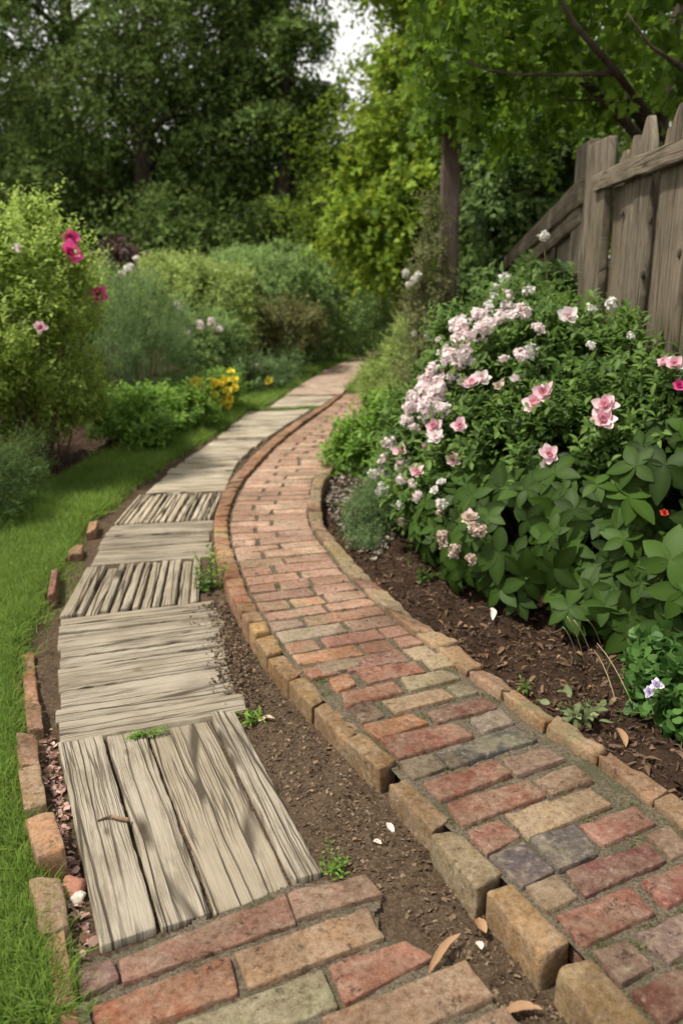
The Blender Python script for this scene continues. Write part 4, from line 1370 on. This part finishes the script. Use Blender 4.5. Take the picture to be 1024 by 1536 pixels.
def build_trees():
    g = np.random.default_rng(23)
    T = [('broad dark tree at the left edge of the photo behind the rose shrub', -20, 17.5, 9.5, 2.6, 0), ('dark tree with sky specks in its crown, second from the left', 120, 20, 10.5, 2.6, 1),
         ('dark dense tree behind the plum leaved plant, third from the left', 232, 16.8, 9.8, 2.3, 0), ('dark tree right of the largest sky hole', 345, 18.5, 10.5, 2.1, 1),
         ('dark tree nearest the sky gap at the top', 428, 16.5, 9.0, 1.35, 0), ('dim tree seen low between the dark trees and the bright maple', 535, 21, 3.9, 2.0, 1)]
    for k, (lab, px, Y, h, R, m) in enumerate(T):
        x = V(px, 400, Y)[0]
        tree('woodland_tree', lab, x, Y, crown(x, Y, .9, h, R, g, 22, .5, .6), 4800, .55, 9, .14, .5, TD, (ML_DARK, ML_MID)[m], 31 + k, 'dark trees behind the garden',
             .22, h, -.05, limbs=16, jitter=.6, curl=.5)
    # second line, mostly glimpsed through the gaps
    for k, (lab, px, Y, h, R) in enumerate((('far tree glimpsed through the left gaps', 40, 27, 7, 3.4), ('far tree glimpsed low behind the middle dark trees', 300, 29, 4.6, 4.2),
                                            ('dark tree behind the bright maple', 665, 15, 7.5, 2.4), ('dark tree behind the vines and the slanting board', 800, 13, 6.5, 2.4),
                                            ('dark tree behind the fence', 990, 12, 7.0, 2.4))):
        x = V(px, 400, Y)[0]
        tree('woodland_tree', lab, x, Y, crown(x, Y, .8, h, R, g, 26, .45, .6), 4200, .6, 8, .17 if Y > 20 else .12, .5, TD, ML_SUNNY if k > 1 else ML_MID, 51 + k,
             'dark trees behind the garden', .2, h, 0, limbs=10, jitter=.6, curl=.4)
    # bright maple at the turn of the path
    c = V(688, 300, 9.6)
    el = [E(px, py, Y, r, r * .8, .5) for px, py, r, Y in ((545, 350, 55, 9.4), (590, 400, 50, 9.2), (560, 260, 55, 9.5), (610, 310, 70, 9.1), (600, 190, 65, 9.5), (655, 240, 70, 9.3),
                                                         (640, 120, 75, 9.8), (600, 100, 40, 10), (700, 170, 70, 9.7), (660, 20, 80, 10), (625, 10, 35, 10.4), (740, 70, 80, 10), (665, 360, 60, 9.2),
                                                         (520, 320, 30, 9.3), (640, -90, 110, 10), (760, -60, 110, 10))]
    tree('maple_tree', 'bright yellow green maple overhanging the far end of the path', c[0], 9.9, el, 3300, .34, 9, .085, .95, TL_, ML_MAPLE, 71, None, .11, 3.9, 0, limbs=12, lump=.3, jitter=.5)
    # maple behind the fence whose branches hang over it
    el = [E(px, py, Y, rx, ry, .55) for px, py, rx, ry, Y in ((690, 60, 70, 45, 5.6), (760, 40, 80, 50, 5.2), (840, 90, 90, 45, 5.4), (930, 60, 90, 55, 5.0), (1010, 40, 80, 60, 4.8), (720, 130, 60, 30, 5.8),
                                                              (800, 170, 70, 28, 6.2), (900, 160, 80, 25, 6.0), (985, 140, 60, 30, 5.9), (700, -40, 110, 50, 5.2), (860, -50, 150, 60, 4.8), (1020, -60, 120, 70, 4.6),
                                                              (1120, 60, 120, 90, 4.8), (1150, -120, 160, 90, 4.8), (900, -160, 180, 60, 4.9), (780, 210, 50, 25, 6.2), (690, 165, 45, 34, 5.9), (655, 140, 40, 35, 5.9))]
    t = tree('maple_tree', 'maple spreading dark branches over the fence from behind it', 2.05, 5.7, el, 900, .26, 8, .082, .95, TL_, ML_OVER, 72, None, .085, 3.3, -.05, limbs=3, lump=.3, jitter=.5)
    for pts, r in ((((1010, 235, 5.5), (975, 178, 5.2), (925, 110, 4.7), (880, 58, 4.5), (845, 15, 4.45), (820, -50, 4.4)), .030), (((925, 110, 4.7), (850, 112, 4.75), (780, 112, 4.8), (730, 105, 4.8), (700, 92, 4.8)), .013),
                   (((1060, 130, 4.5), (1010, 92, 4.4), (975, 70, 4.3), (940, 20, 4.3)), .016), (((975, 178, 5.2), (900, 150, 5.1), (830, 150, 5.1)), .011)):
        c = resample(np.array([V(*p) for p in pts]), 14)
        v, F = tube(c, np.linspace(r, r * .35, 14), 7, 5, .25)
        obj('limb', v, F, M_BARK, t)


build_trees()


# ------------------------------------------------------------------ borders
def build_left():
    g = np.random.default_rng(41)
    big = 'rounded shrubs closing the lawn'
    shrub('garden_shrub', 'broad grey green rounded shrub where the lawn ends, under the dark trees', 'shrub',
          [E(430, 455, 11.5, 85, 80, 1.0), E(500, 460, 11.8, 75, 78, 1.0), E(365, 440, 12.2, 80, 60, 1.0), E(545, 480, 12.3, 40, 60, .7)], 3800, .24, 9, .070, .5, TO, ML_HEDGE, 101, big, lo=.82, lump=.2)
    shrub('garden_shrub', 'yellowish green loose shrub left of the rounded grey green one', 'shrub',
          [E(300, 450, 9.2, 70, 60, .7), E(240, 440, 9.6, 60, 55, .7), E(330, 490, 9.0, 50, 50, .6)], 2800, .22, 9, .062, .5, TO, ML_HEDGE2, 102, big, lo=.8, lump=.2)
    shrub('garden_shrub', 'low bronze brown shrub in front of the rounded grey green one', 'shrub',
          [E(425, 480, 10.0, 62, 34, .6), E(385, 500, 9.8, 40, 35, .5)], 1100, .22, 8, .06, .5, TO, ML_BROWN, 103, big, zmin=.2)
    shrub('garden_shrub', 'dark shrub in shade at the bend of the far lawn', 'shrub', [E(520, 500, 12.2, 30, 30, .5), E(450, 520, 11.2, 50, 25, .5)], 700, .2, 9, .05, .5, TO, ML_DARK, 104, big)
    r, P, O = shrub('garden_shrub', 'dark leafed shrub with small pale pink flowers left of the bronze shrub', 'shrub',
                    [E(300, 510, 8.2, 45, 45, .4), E(335, 525, 8.4, 35, 35, .4), E(330, 495, 8.4, 30, 25, .4)], 1100, .18, 9, .045, .5, TO, ML_HEDGE, 105, big)
    add_flowers(r, [(300, 487, 8, 'cl'), (318, 484, 8, 'cl'), (265, 455, 6, 'cl'), (330, 492, 7, 'cl'), (270, 463, 5, 'wh'), (282, 500, 6, 'cl')], [E(305, 500, 8.1, 55, 45, .4)], g)
    r, P, O = shrub('feathery_plant', 'tall feathery grey green plant behind the yellow flowers', 'plant',
                    [E(185, 500, 6.7, 92, 90, .55), E(235, 530, 6.6, 55, 75, .45), E(130, 520, 6.6, 55, 75, .45)], 2600, .24, 16, .045, .12, TN, ML_GREY, 106, up=1.0, lump=.25, jitter=.3, curl=.1, r0=.004, nst=50, stem_mat=M_STEM)
    add_flowers(r, [(193, 402, 9, 'wh'), (205, 389, 6, 'wh'), (183, 412, 6, 'wh')], [E(190, 470, 6.7, 60, 75, .4)], g)
    r, P, O = shrub('plum_leaf_plant', 'small plum leafed plant against the dark trees', 'plant', [E(180, 382, 8.4, 26, 22, .25)], 160, .2, 8, .07, .5, TO, ML_PLUM, 107, zmin=.4)
    el = [E(40, 420, 4.9, 85, 85, .4), E(55, 370, 5.0, 60, 70, .3), E(15, 500, 4.7, 80, 90, .4), E(-70, 430, 4.9, 110, 120, .5), E(100, 430, 5.3, 45, 60, .3)]
    r, P, O = shrub('rose_shrub', 'tall light green rose shrub at the left edge with magenta blooms', 'rose bush', el, 2500, .22, 9, .048, .55, TO, ML_LIME, 108, up=.9, lump=.3, r0=.007, nst=40, jitter=.35)
    # long leading shoots above its top
    gg = np.random.default_rng(5)
    tips = [(60, 285), (45, 320), (118, 330), (25, 330), (90, 345), (5, 305), (75, 310), (130, 365)]
    for x, y in tips:
        p0 = V(x + 4 * gg.normal(), y + 85, 4.95)
        p1 = V(x, y, 4.95)
        o = obj('leading_shoot', *tube(curve(p0, p1, (.02 * gg.normal(), 0, 0), 6), np.linspace(.004, .0015, 6), 5), M_STEM, r)
        n = 3
        v, f, a = shoots(np.tile(p0, (n, 1)) + .02 * gg.normal(size=(n, 3)), np.tile(p1 - p0, (n, 1)) + .05 * gg.normal(size=(n, 3)), .34, 15, .042, .55, TO, gg, .9, .03)
        obj('leaves', v, f, ML_LIME, o, attrs={'rnd': np.clip(a + .2, 0, 1)})
    add_flowers(r, [(106, 358, 13, 'hot'), (104, 380, 15, 'hot'), (147, 442, 13, 'hot'), (60, 492, 9, 'pk'), (25, 372, 7, 'cl')], el, g, lift=.05)
    shrub('garden_shrub', 'fine leafed yellow green shrub at the left edge above the bare soil', 'shrub',
          [E(75, 580, 5.0, 70, 62, .25), E(15, 580, 4.85, 70, 72, .25), E(-70, 600, 4.6, 90, 90, .4), E(115, 575, 5.3, 45, 55, .3)], 2300, .16, 10, .036, .55, TO, ML_LIME, 109, 'low plants of the left border', up=.7)
    shrub('feathery_plant', 'dark feathery low plant in the bottom corner of the left border', 'plant',
          [E(10, 715, 3.95, 55, 55, .25), E(-70, 700, 3.9, 80, 70, .3), E(40, 680, 4.25, 30, 40, .2)], 1300, .13, 16, .03, .12, TN, ML_VINE, 110, up=.6, stem_mat=M_STEM)
    lo = 'low plants of the left border'
    shrub('perennial_plant', 'leafy light green perennial left of the yellow flowers', 'plant', [E(175, 618, 5.7, 52, 34, .22), E(225, 620, 6.0, 50, 40, .25)], 420, .16, 8, .065, .45, TP, ML_PEREN, 111, lo, up=.7, stem_mat=M_STEM)
    shrub('perennial_plant', 'leafy perennial edging the lawn just below the yellow flowers', 'plant', [E(275, 610, 6.3, 45, 32, .22), E(225, 640, 5.6, 35, 22, .2)], 320, .15, 8, .06, .45, TP, ML_PEREN, 112, lo, up=.7, stem_mat=M_STEM)
    el = [E(325, 590, 7.2, 42, 35, .25), E(295, 590, 7.0, 28, 28, .2)]
    r, P, O = shrub('yellow_flower_plant', 'clump of yellow daisy like flowers edging the far lawn', 'flower clump', el, 330, .16, 8, .055, .4, TP, ML_PEREN, 113, None, up=.8, stem_mat=M_STEM)
    sp = [(x + 2 * gg.normal(), y + 2 * gg.normal(), 5.5 + 2.2 * gg.random(), 'ye') for x, y in ((290, 574), (296, 580), (302, 575), (293, 588), (306, 585), (312, 592), (320, 583), (326, 573), (331, 580), (338, 567),
          (345, 572), (352, 571), (340, 584), (328, 594), (318, 602), (334, 602), (347, 596), (300, 596), (308, 604), (342, 608), (355, 580), (288, 583), (315, 574), (349, 563))]
    add_flowers(r, sp, el, g, lift=.04)
    r, P, O = shrub('perennial_plant', 'grey green low plant between the yellow flowers and the far lawn', 'plant', [E(395, 560, 8.6, 45, 32, .3), E(360, 560, 8.2, 35, 30, .3), E(430, 545, 9.3, 25, 25, .25)], 700, .16, 9, .045, .35, TO, ML_GREY, 114, lo, up=.8, stem_mat=M_STEM)
    add_flowers(r, [(403, 571, 6, 'ye'), (333, 553, 3, 'wh'), (385, 548, 4, 'wh')], [E(395, 560, 8.5, 50, 34, .3)], g)
    shrub('garden_shrub', 'mid green shrub filling the border behind the feathery plant', 'shrub', [E(130, 450, 8.0, 75, 60, .5), E(210, 470, 8.2, 55, 60, .5), E(60, 460, 7.5, 70, 70, .5)], 1500, .2, 10, .05, .5, TO, ML_HEDGE2, 115, big)


build_left()


def build_right():
    g = np.random.default_rng(43)
    # dark vines behind the tall post
    el = [E(740, 340, 6.9, 55, 65, .4), E(800, 285, 7.0, 65, 60, .4), E(850, 235, 6.9, 50, 45, .4), E(715, 430, 6.8, 40, 55, .35), E(765, 250, 7.2, 60, 50, .4), E(780, 400, 7.0, 60, 60, .4), E(765, 432, 5.0, 45, 30, .2), E(820, 425, 4.6, 35, 25, .15), E(835, 370, 6.6, 40, 60, .3), E(720, 260, 7.3, 40, 60, .3)]
    shrub('climbing_shrub', 'dark tangled climber filling the space between post and fence', 'climber', el, 1700, .24, 9, .085, .6, TP, ML_VINE, 121, None, up=.2, nst=40, r0=.008, zmin=.05)
    el = [E(648, 330, 6.0, 16, 40, .1), E(645, 400, 5.98, 26, 55, .14), E(636, 470, 5.95, 32, 60, .16), E(640, 540, 5.9, 40, 55, .2), E(662, 450, 5.95, 12, 90, .08)]
    r, P, O = shrub('climbing_vine', 'dry looking small leafed vine climbing the left side of the post', 'vine', el, 1100, .12, 10, .026, .55, TO, ML_DRYV, 122, None, up=.1, nst=16, lump=.3)
    add_flowers(r, [(608, 409, 7, 'wh'), (622, 420, 8, 'wh'), (613, 428, 6, 'wh'), (627, 412, 6, 'wh'), (620, 500, 5, 'wh'), (640, 505, 5, 'wh')], [E(625, 460, 5.95, 30, 70, .16)], g)
    eg = 'low plants along the right edge of the bricks'
    shrub('garden_shrub', 'olive shrub overhanging the far right edge of the bricks', 'shrub', [E(590, 560, 7.6, 48, 48, .35), E(625, 530, 7.2, 45, 60, .35), E(575, 590, 7.5, 30, 30, .3), E(600, 600, 6.4, 45, 45, .3)], 1700, .15, 10, .034, .5, TO, ML_HEDGE2, 123, eg)
    shrub('perennial_plant', 'lush light green plant leaning over the bend of the bricks', 'plant', [E(540, 672, 4.95, 50, 45, .25), E(590, 650, 5.0, 55, 55, .3), E(610, 690, 4.5, 40, 45, .25)], 650, .15, 8, .062, .5, TP, ML_PEREN, 124, eg, up=.6, stem_mat=M_STEM)
    shrub('feathery_plant', 'fine feathery plant beside the gravel and the edging bricks', 'plant', [E(555, 775, 3.75, 42, 52, .16), E(590, 740, 3.95, 40, 48, .18), E(545, 820, 3.5, 28, 24, .1)], 850, .12, 16, .026, .14, TN, ML_GREY, 125, eg, up=.6, stem_mat=M_STEM)
    # large flowering bush
    top = [E(720, 560, 3.75, 85, 100, .32), E(830, 545, 3.6, 105, 95, .35), E(930, 565, 3.3, 90, 80, .3), E(640, 660, 3.7, 62, 95, .22), E(750, 670, 3.4, 105, 105, .3),
           E(890, 660, 3.1, 110, 105, .28), E(990, 620, 2.95, 70, 90, .25), E(640, 740, 3.45, 45, 60, .18), E(780, 470, 3.9, 50, 40, .25)]
    c = np.mean([e[:2] for e in top], 0)
    r = thing('flowering_bush', 'large green bush with pale pink and white flower heads in front of the fence', 'bush', (c[0], c[1], 0))
    o, P, O = foliage(top, 3000, .15, 9, .058, .44, TP, ML_ROSE, r, g, 131, up=.55, lump=.2, freq=3.2, zmin=.05)
    stems(r, c, P, g, M_TWIG, .006, 45)
    # loose tips standing out of the outline
    F1 = [(692, 486, 18, 'cl'), (717, 474, 14, 'cl'), (720, 498, 18, 'cl'), (733, 485, 12, 'cl'), (747, 476, 14, 'cl'), (761, 461, 12, 'cl'), (779, 469, 16, 'cl'), (762, 473, 10, 'cl'), (692, 511, 18, 'cl'),
          (678, 540, 20, 'cl'), (694, 535, 18, 'cl'), (653, 557, 18, 'cl'), (638, 582, 20, 'cl'), (660, 577, 18, 'cl'), (651, 602, 22, 'cl'), (668, 616, 14, 'cl'), (636, 616, 18, 'cl'), (619, 597, 14, 'cl'), (614, 611, 14, 'cl'),
          (609, 631, 11, 'cl'), (756, 419, 12, 'wh'), (742, 432, 10, 'wh'), (739, 451, 12, 'wh'), (731, 458, 8, 'wh'), (791, 436, 11, 'wh'), (756, 540, 9, 'cl'), (782, 532, 13, 'cl'), (797, 526, 12, 'wh'), (808, 493, 11, 'cl'),
          (885, 465, 10, 'wh'), (914, 456, 11, 'wh'), (886, 518, 8, 'wh'), (946, 504, 7, 'wh'), (660, 530, 8, 'wh'), (584, 666, 13, 'cl'), (577, 690, 12, 'cl'), (604, 697, 14, 'cl'), (579, 706, 13, 'cl'), (601, 720, 10, 'cl'),
          (574, 735, 12, 'wh'), (599, 758, 9, 'wh'), (620, 640, 9, 'cl'), (853, 476, 14, 'pb'), (709, 578, 14, 'pk'), (722, 570, 13, 'pb'), (695, 573, 10, 'pb'), (651, 641, 13, 'pk'), (655, 658, 13, 'pb'), (641, 671, 10, 'pk'),
          (690, 640, 12, 'pk'), (680, 690, 11, 'pk'), (626, 709, 11, 'pk'), (601, 676, 11, 'pk'), (747, 580, 8, 'fb'), (772, 570, 9, 'pb'), (803, 608, 18, 'big'), (818, 592, 17, 'big'), (907, 610, 17, 'big'), (903, 632, 18, 'big'),
          (824, 683, 14, 'big'), (820, 698, 12, 'pb'), (995, 546, 11, 'big'), (1010, 549, 13, 'big'), (1019, 580, 9, 'hot'), (752, 572, 6, 'fd')]
    sh_ = np.array([(756, 430), (720, 470), (690, 505), (665, 545), (635, 585), (615, 625), (590, 665), (580, 705), (590, 745)], float)
    for _ in range(26):
        k = g.random() * 7.99
        p = sh_[int(k)] * (1 - k % 1) + sh_[int(k) + 1] * (k % 1) + np.array([22, 6]) * g.normal(size=2) + np.array([14, 0])
        F1.append((p[0], p[1], 5 + 5 * g.random(), 'cl' if g.random() < .7 else 'wh'))
    add_flowers(r, F1, top, g)
    F2 = [(663, 757, 11, 'wh'), (660, 770, 9, 'fd'), (662, 806, 15, 'fd'), (668, 818, 13, 'fd'), (681, 826, 14, 'fd'), (707, 838, 12, 'fd'), (706, 780, 15, 'fb'), (716, 794, 17, 'fd'), (652, 736, 7, 'wb'), (662, 725, 8, 'wb'), (604, 783, 10, 'fd'), (705, 772, 8, 'pk')]
    # glossy palmate foliage in front of it
    low = [E(790, 815, 2.95, 115, 100, .26), E(915, 830, 2.75, 110, 125, .26), E(695, 790, 3.2, 70, 75, .2), E(1005, 770, 2.75, 95, 150, .25), E(860, 760, 2.95, 110, 80, .25), E(930, 895, 2.62, 95, 80, .2), E(815, 880, 2.8, 90, 62, .18), E(1015, 895, 2.5, 75, 90, .2)]
    c = np.mean([e[:2] for e in low], 0)
    r2 = thing('peony_plant', 'peony with broad dark glossy leaves in fives, lower right of the flowering bush', 'peony', (c[0], c[1], 0))
    P, O = blob_points(low, 560, g, lo=.62, hi=1.04, lump=.14, zmin=.06, seed=9)
    n = len(P)
    A = nrm(O * .8 + np.array([-.1, -.45, .35]) + .22 * g.normal(size=P.shape))
    x = nrm(np.cross(A, rdir(n, g)))
    y = np.cross(A, x)
    PP, DD, NN, LL, RR = [], [], [], [], []
    rr = np.clip(.45 + .25 * g.normal(size=n), 0, 1)
    Lb = .098 * (.55 + .8 * g.random(n))
    for k in range(5):
        a = (k - 2) * 1.12 + .15 * g.normal(size=n)
        d = x * np.cos(a)[:, None] + y * np.sin(a)[:, None] + A * .10 - np.array([0, 0, .08])
        PP.append(P); DD.append(d); NN.append(A + .18 * g.normal(size=P.shape)); LL.append(Lb * (1 - .1 * abs(k - 2))); RR.append(np.clip(rr + .1 * g.normal(size=n), 0, 1))
    v, f, a = leaves(np.concatenate(PP), np.concatenate(DD), np.concatenate(NN), np.concatenate(LL), .54, TPE, np.concatenate(RR))
    obj('foliage', v, f, ML_PEONY, r2, attrs={'rnd': a})
    stems(r2, c, P, g, M_TWIG, .005, 60)
    add_flowers(r2, F2, top + low, g)
    add_flowers(r2, [(996, 770, 6, 'red')], low, g, stem=False)
    # white bud before the slanting board
    r3 = thing('tall_flower_stem', 'single white flower on a tall stem before the slanting board', 'flower', V(814, 440, 4.05) * np.array([1, 1, 0]))
    c = V(814, 355, 4.05)
    v, f, a = cluster(c, (0, -.5, .6), .032, g, 40)
    obj('flower_head', v, f, MP_WHITE, r3, attrs={'rnd': a})
    v, F = tube(curve(V(826, 500, 4.0), c, (0, 0, .02)), .003, 5)
    obj('stem', v, F, M_STEM, r3)
    v, f, a = shoots(np.array([V(835, 470, 4.0), V(845, 455, 4.05), V(830, 440, 4.05)]), np.array([(0, 0, 1.), (.2, 0, 1), (-.2, 0, 1)]), .16, 8, .06, .4, TP, g)
    obj('foliage', v, f, ML_ROSE, r3, attrs={'rnd': a})
    # corner plant with rounded leaves
    el = [E(1000, 1040, 2.05, 52, 60, .12), E(1012, 1130, 1.98, 58, 62, .12), E(1060, 1080, 2.0, 60, 100, .14), E(985, 990, 2.2, 40, 40, .1), E(1010, 1180, 1.95, 40, 35, .08), E(972, 1150, 2.0, 32, 40, .08)]
    r, P, O = shrub('round_leaf_plant', 'plant with rounded green leaves and a lilac flower at the right edge', 'plant', el, 300, .075, 5, .046, .95, TR_, ML_ROUND, 141, None, up=.3, stem_mat=M_STEM, jitter=.5, r0=.003)
    add_flowers(r, [(974, 1038, 8, 'li'), (985, 1028, 9, 'li')], el, g, lift=.02)


TPE = T_ovate((.04, .31, .46, .5, .485, .40, .24, .04), droop=.20, fold=.09)
build_right()


# ------------------------------------------------------------------ weeds and small things
def weed(name, label, px, py, h, n, L, W, tpl, mat, seed, spread=.5, m=6, z=.0, slen=None):
    g = np.random.default_rng(seed)
    b = G(px, py, z)
    r = thing(name, label, 'weed', b)
    P = b + g.normal(size=(n, 3)) * np.array([h * .12, h * .12, 0])
    D = g.normal(size=(n, 3)) * spread
    D[:, 2] = 1
    v, f, a = shoots(P, D, slen or h, m, L, W, tpl, g, .8, .15)
    obj('foliage', v, f, mat, r, attrs={'rnd': a})
    acc = Acc()
    for p, d in zip(P, nrm(D)):
        acc.add(*tube(curve(p - np.array([0, 0, .004]), p + d * (slen or h) * .9, (0, 0, .004), 5), np.linspace(.0016, .0007, 5), 4))
    acc.build('stem_cluster', M_STEM, r)
    return r


def build_small():
    g = np.random.default_rng(61)
    weed('leafy_weed', 'bright leafy weed growing against the kerb beside the narrow strips', 313, 886, .15, 15, .036, .5, TP, ML_PEREN, 1, .35, 7)
    weed('dandelion_weed', 'small dandelion like weed in the bare soil below the upright bricks', 383, 1084, .035, 9, .04, .25, TP, ML_PEREN, 2, 1.0, 4)
    weed('low_weed', 'low green weed at the lower right corner of the nearest timber square', 503, 1306, .035, 26, .018, .35, TP, ML_PEREN, 3, 1.3, 6)
    weed('mossy_weed', 'dull low weed in the soil just above the corner weed', 490, 1272, .02, 16, .012, .4, TO, ML_HEDGE2, 4, 1.6, 6)
    weed('grass_tuft', 'thin line of bright sprouts in the gap above the nearest timber square', 215, 1104, .02, 8, .014, .35, TP, ML_PEREN, 5, .8, 5, .012)
    acc_root = bpy.data.objects['grass_tuft']
    b0, b1 = G(192, 1110, .012), G(246, 1098, .012)
    u = g.random(60)[:, None]
    P = b0 * (1 - u) + b1 * u + g.normal(size=(60, 3)) * np.array([.004, .004, 0])
    D = g.normal(size=(60, 3)) * .5
    D[:, 2] = 1
    v, f, a = shoots(P, D, .016, 5, .010, .4, TP, g)
    obj('sprouts', v, f, ML_PEREN, acc_root, attrs={'rnd': a})
    weed('seedling', 'pale seedling with oval leaves in the mulch by the edging bricks', 866, 1078, .085, 13, .044, .55, TPE, leaf_mat('pale_seedling_leaf', (.09, .13, .05), (.27, .31, .15), .3), 6, .9, 4, .02)
    weed('seedling', 'tiny green seedling in the mulch further up the edging', 790, 1035, .035, 6, .02, .4, TP, ML_PEREN, 7, .8, 4, .02)
    weed('leafy_weed', 'low leafy weed under the faded flower heads', 640, 868, .05, 10, .035, .5, TP, ML_PEONY, 8, .9, 5, .02)
    # dry grass stalks under the peony
    r = thing('dry_stalks', 'thin dry grass stalks leaning out under the dark peony leaves', 'stalks', G(930, 1060, .02))
    for a, b in (((850, 925), (880, 1010)), ((860, 930), (895, 1012)), ((895, 965), (955, 1075)), ((890, 975), (925, 1060)), ((843, 940), (868, 1000)), ((880, 930), (905, 985))):
        p, q = V(*a, 2.25 + .1 * g.random()), G(*b, .025)
        obj('stalk', *tube(curve(q, p, (0, 0, .02), 6), .0013, 4), leaf_mat('dry_stalk', (.35, .3, .16), (.45, .4, .25), .1), r)
    # dry curled leaf
    md = leaf_mat('dry_leaf', (.23, .125, .06), (.42, .27, .16), .15, None, .7, .2)

    def curled(name, label, cat, pts, w, z, seed, mat=md, curlv=.5, group=None):
        gg = np.random.default_rng(seed)
        c = resample(np.array([G(*p, z) for p in pts]), 12)
        t = np.linspace(0, 1, 12)
        d = nrm(np.gradient(c, axis=0))
        s = np.stack([-d[:, 1], d[:, 0], d[:, 2] * 0], 1)
        ww = w * np.sin(np.clip(t * .96 + .03, 0, 1) * math.pi) ** .6
        V_, F = [], []
        for k, f in enumerate((-1, -.5, 0, .5, 1)):
            V_.append(c + s * (ww * f)[:, None] + np.array([0, 0, 1]) * (curlv * abs(f) ** 1.5 * ww + .006 * np.sin(t * 3.1) * curlv)[:, None])
        vv = np.concatenate(V_)
        vv[:, 2] += .001 * gg.normal(size=len(vv))
        for k in range(4):
            for i in range(11): F.append((k * 12 + i, (k + 1) * 12 + i, (k + 1) * 12 + i + 1, k * 12 + i + 1))
        b = c.mean(0)
        o = obj(name, vv, np.array(F), mat, loc=b, attrs={'rnd': np.tile(.35 + .5 * t, 5)})
        return tag(o, label, cat, group)
    curled('dry_leaf', 'long curled tan leaf lying by the chipped red brick', 'leaf', ((642, 1460), (655, 1440), (668, 1420), (690, 1400)), .0075, .02, 1)
    curled('dry_leaf', 'small tan leaf touching the dandelion weed on the bare soil', 'leaf', ((388, 1082), (400, 1078), (412, 1078)), .008, .012, 2, leaf_mat('tan_leaf', (.35, .25, .16), (.55, .43, .3), .1))
    curled('dry_leaf', 'flat brown leaf in the soil at the bottom edge of the photo', 'leaf', ((755, 1520), (785, 1512), (812, 1514)), .009, .01, 3)
    curled('dry_leaf', 'curled rust leaf against the upright kerb bricks', 'leaf', ((716, 1378), (722, 1392), (728, 1400)), .010, .015, 4)
    curled('dry_leaf', 'pointed brown leaf on the mulch at the foot of the round leaf plant', 'leaf', ((925, 1092), (935, 1108), (938, 1120)), .010, .03, 5)
    mp = leaf_mat('fallen_petal', (.62, .42, .34), (.82, .70, .62), .2, None, .6, .2)
    for k, (a, b, lab) in enumerate((((580, 1234), (590, 1250), 'pale fallen petal standing on soil by the fourth upright brick'), ((482, 1182), (495, 1190), 'pale pink petal lying on the bare soil above the corner weed'),
                                     ((505, 1163), (512, 1168), 'tiny pale petal higher on the bare soil'), ((716, 1412), (722, 1424), 'narrow pale petal near the lowest bare soil'),
                                     ((560, 1261), (572, 1266), 'flat pale petal left of the third upright brick'))):
        curled('fallen_petal', lab, 'petal', (a, ((a[0] + b[0]) / 2, (a[1] + b[1]) / 2), b), .007, .012, 20 + k, mp, .35, 'petals fallen on the bare soil')
    curled('fallen_petal', 'white petal hanging below the peony leaves over the mulch', 'petal', ((736, 912), (740, 920), (738, 930)), .010, .06, 31, MP_WHITE, .5)
    # twig on the planks
    pts = np.array([G(146, 1231, .021), G(160, 1226, .023), G(168, 1224, .028), G(180, 1228, .026), G(194, 1230, .023)])
    r = thing('twig', 'short broken twig lying on the nearest timber square', 'twig', pts[2] * np.array([1, 1, 0]) + np.array([0, 0, .03]))
    obj('stick', *tube(resample(pts[2:], 8), np.linspace(.0045, .0065, 8), 7, 2, .3), mat_plain('pale_twig', (.16, .10, .065), (.30, .21, .14), 60), r)
    obj('splinter', *tube(resample(pts[:3], 8), np.linspace(.0015, .003, 8), 6, 3, .3), M_TWIG, r)
    # stones in the litter strip
    for k, (px, py, s, lab) in enumerate(((78, 1300, .02, 'grey stone between the tan bricks of the lawn edge'), (116, 1347, .014, 'cream stone in the petal litter beside the timber square'),
                                          (110, 1330, .024, 'broken red brick lump in the petal litter'))):
        v, F = box_topo(7, 7, 7)
        d = nrm(v - 3.0)
        b = G(px, py, .01)
        p = b + d * s * np.array([1, 1.2, .7]) * (1 + .25 * fbm(d * 1.6 + k * 5, k, 2))[:, None]
        m = (mat_plain('grey_stone', (.14, .14, .12), (.30, .29, .26), 50), mat_plain('cream_stone', (.35, .3, .25), (.6, .54, .46), 50), mat_plain('brick_rubble', (.25, .10, .07), (.4, .2, .14), 50))[k]
        tag(obj('stone', p, F, m, loc=b), lab, 'stone')


build_small()
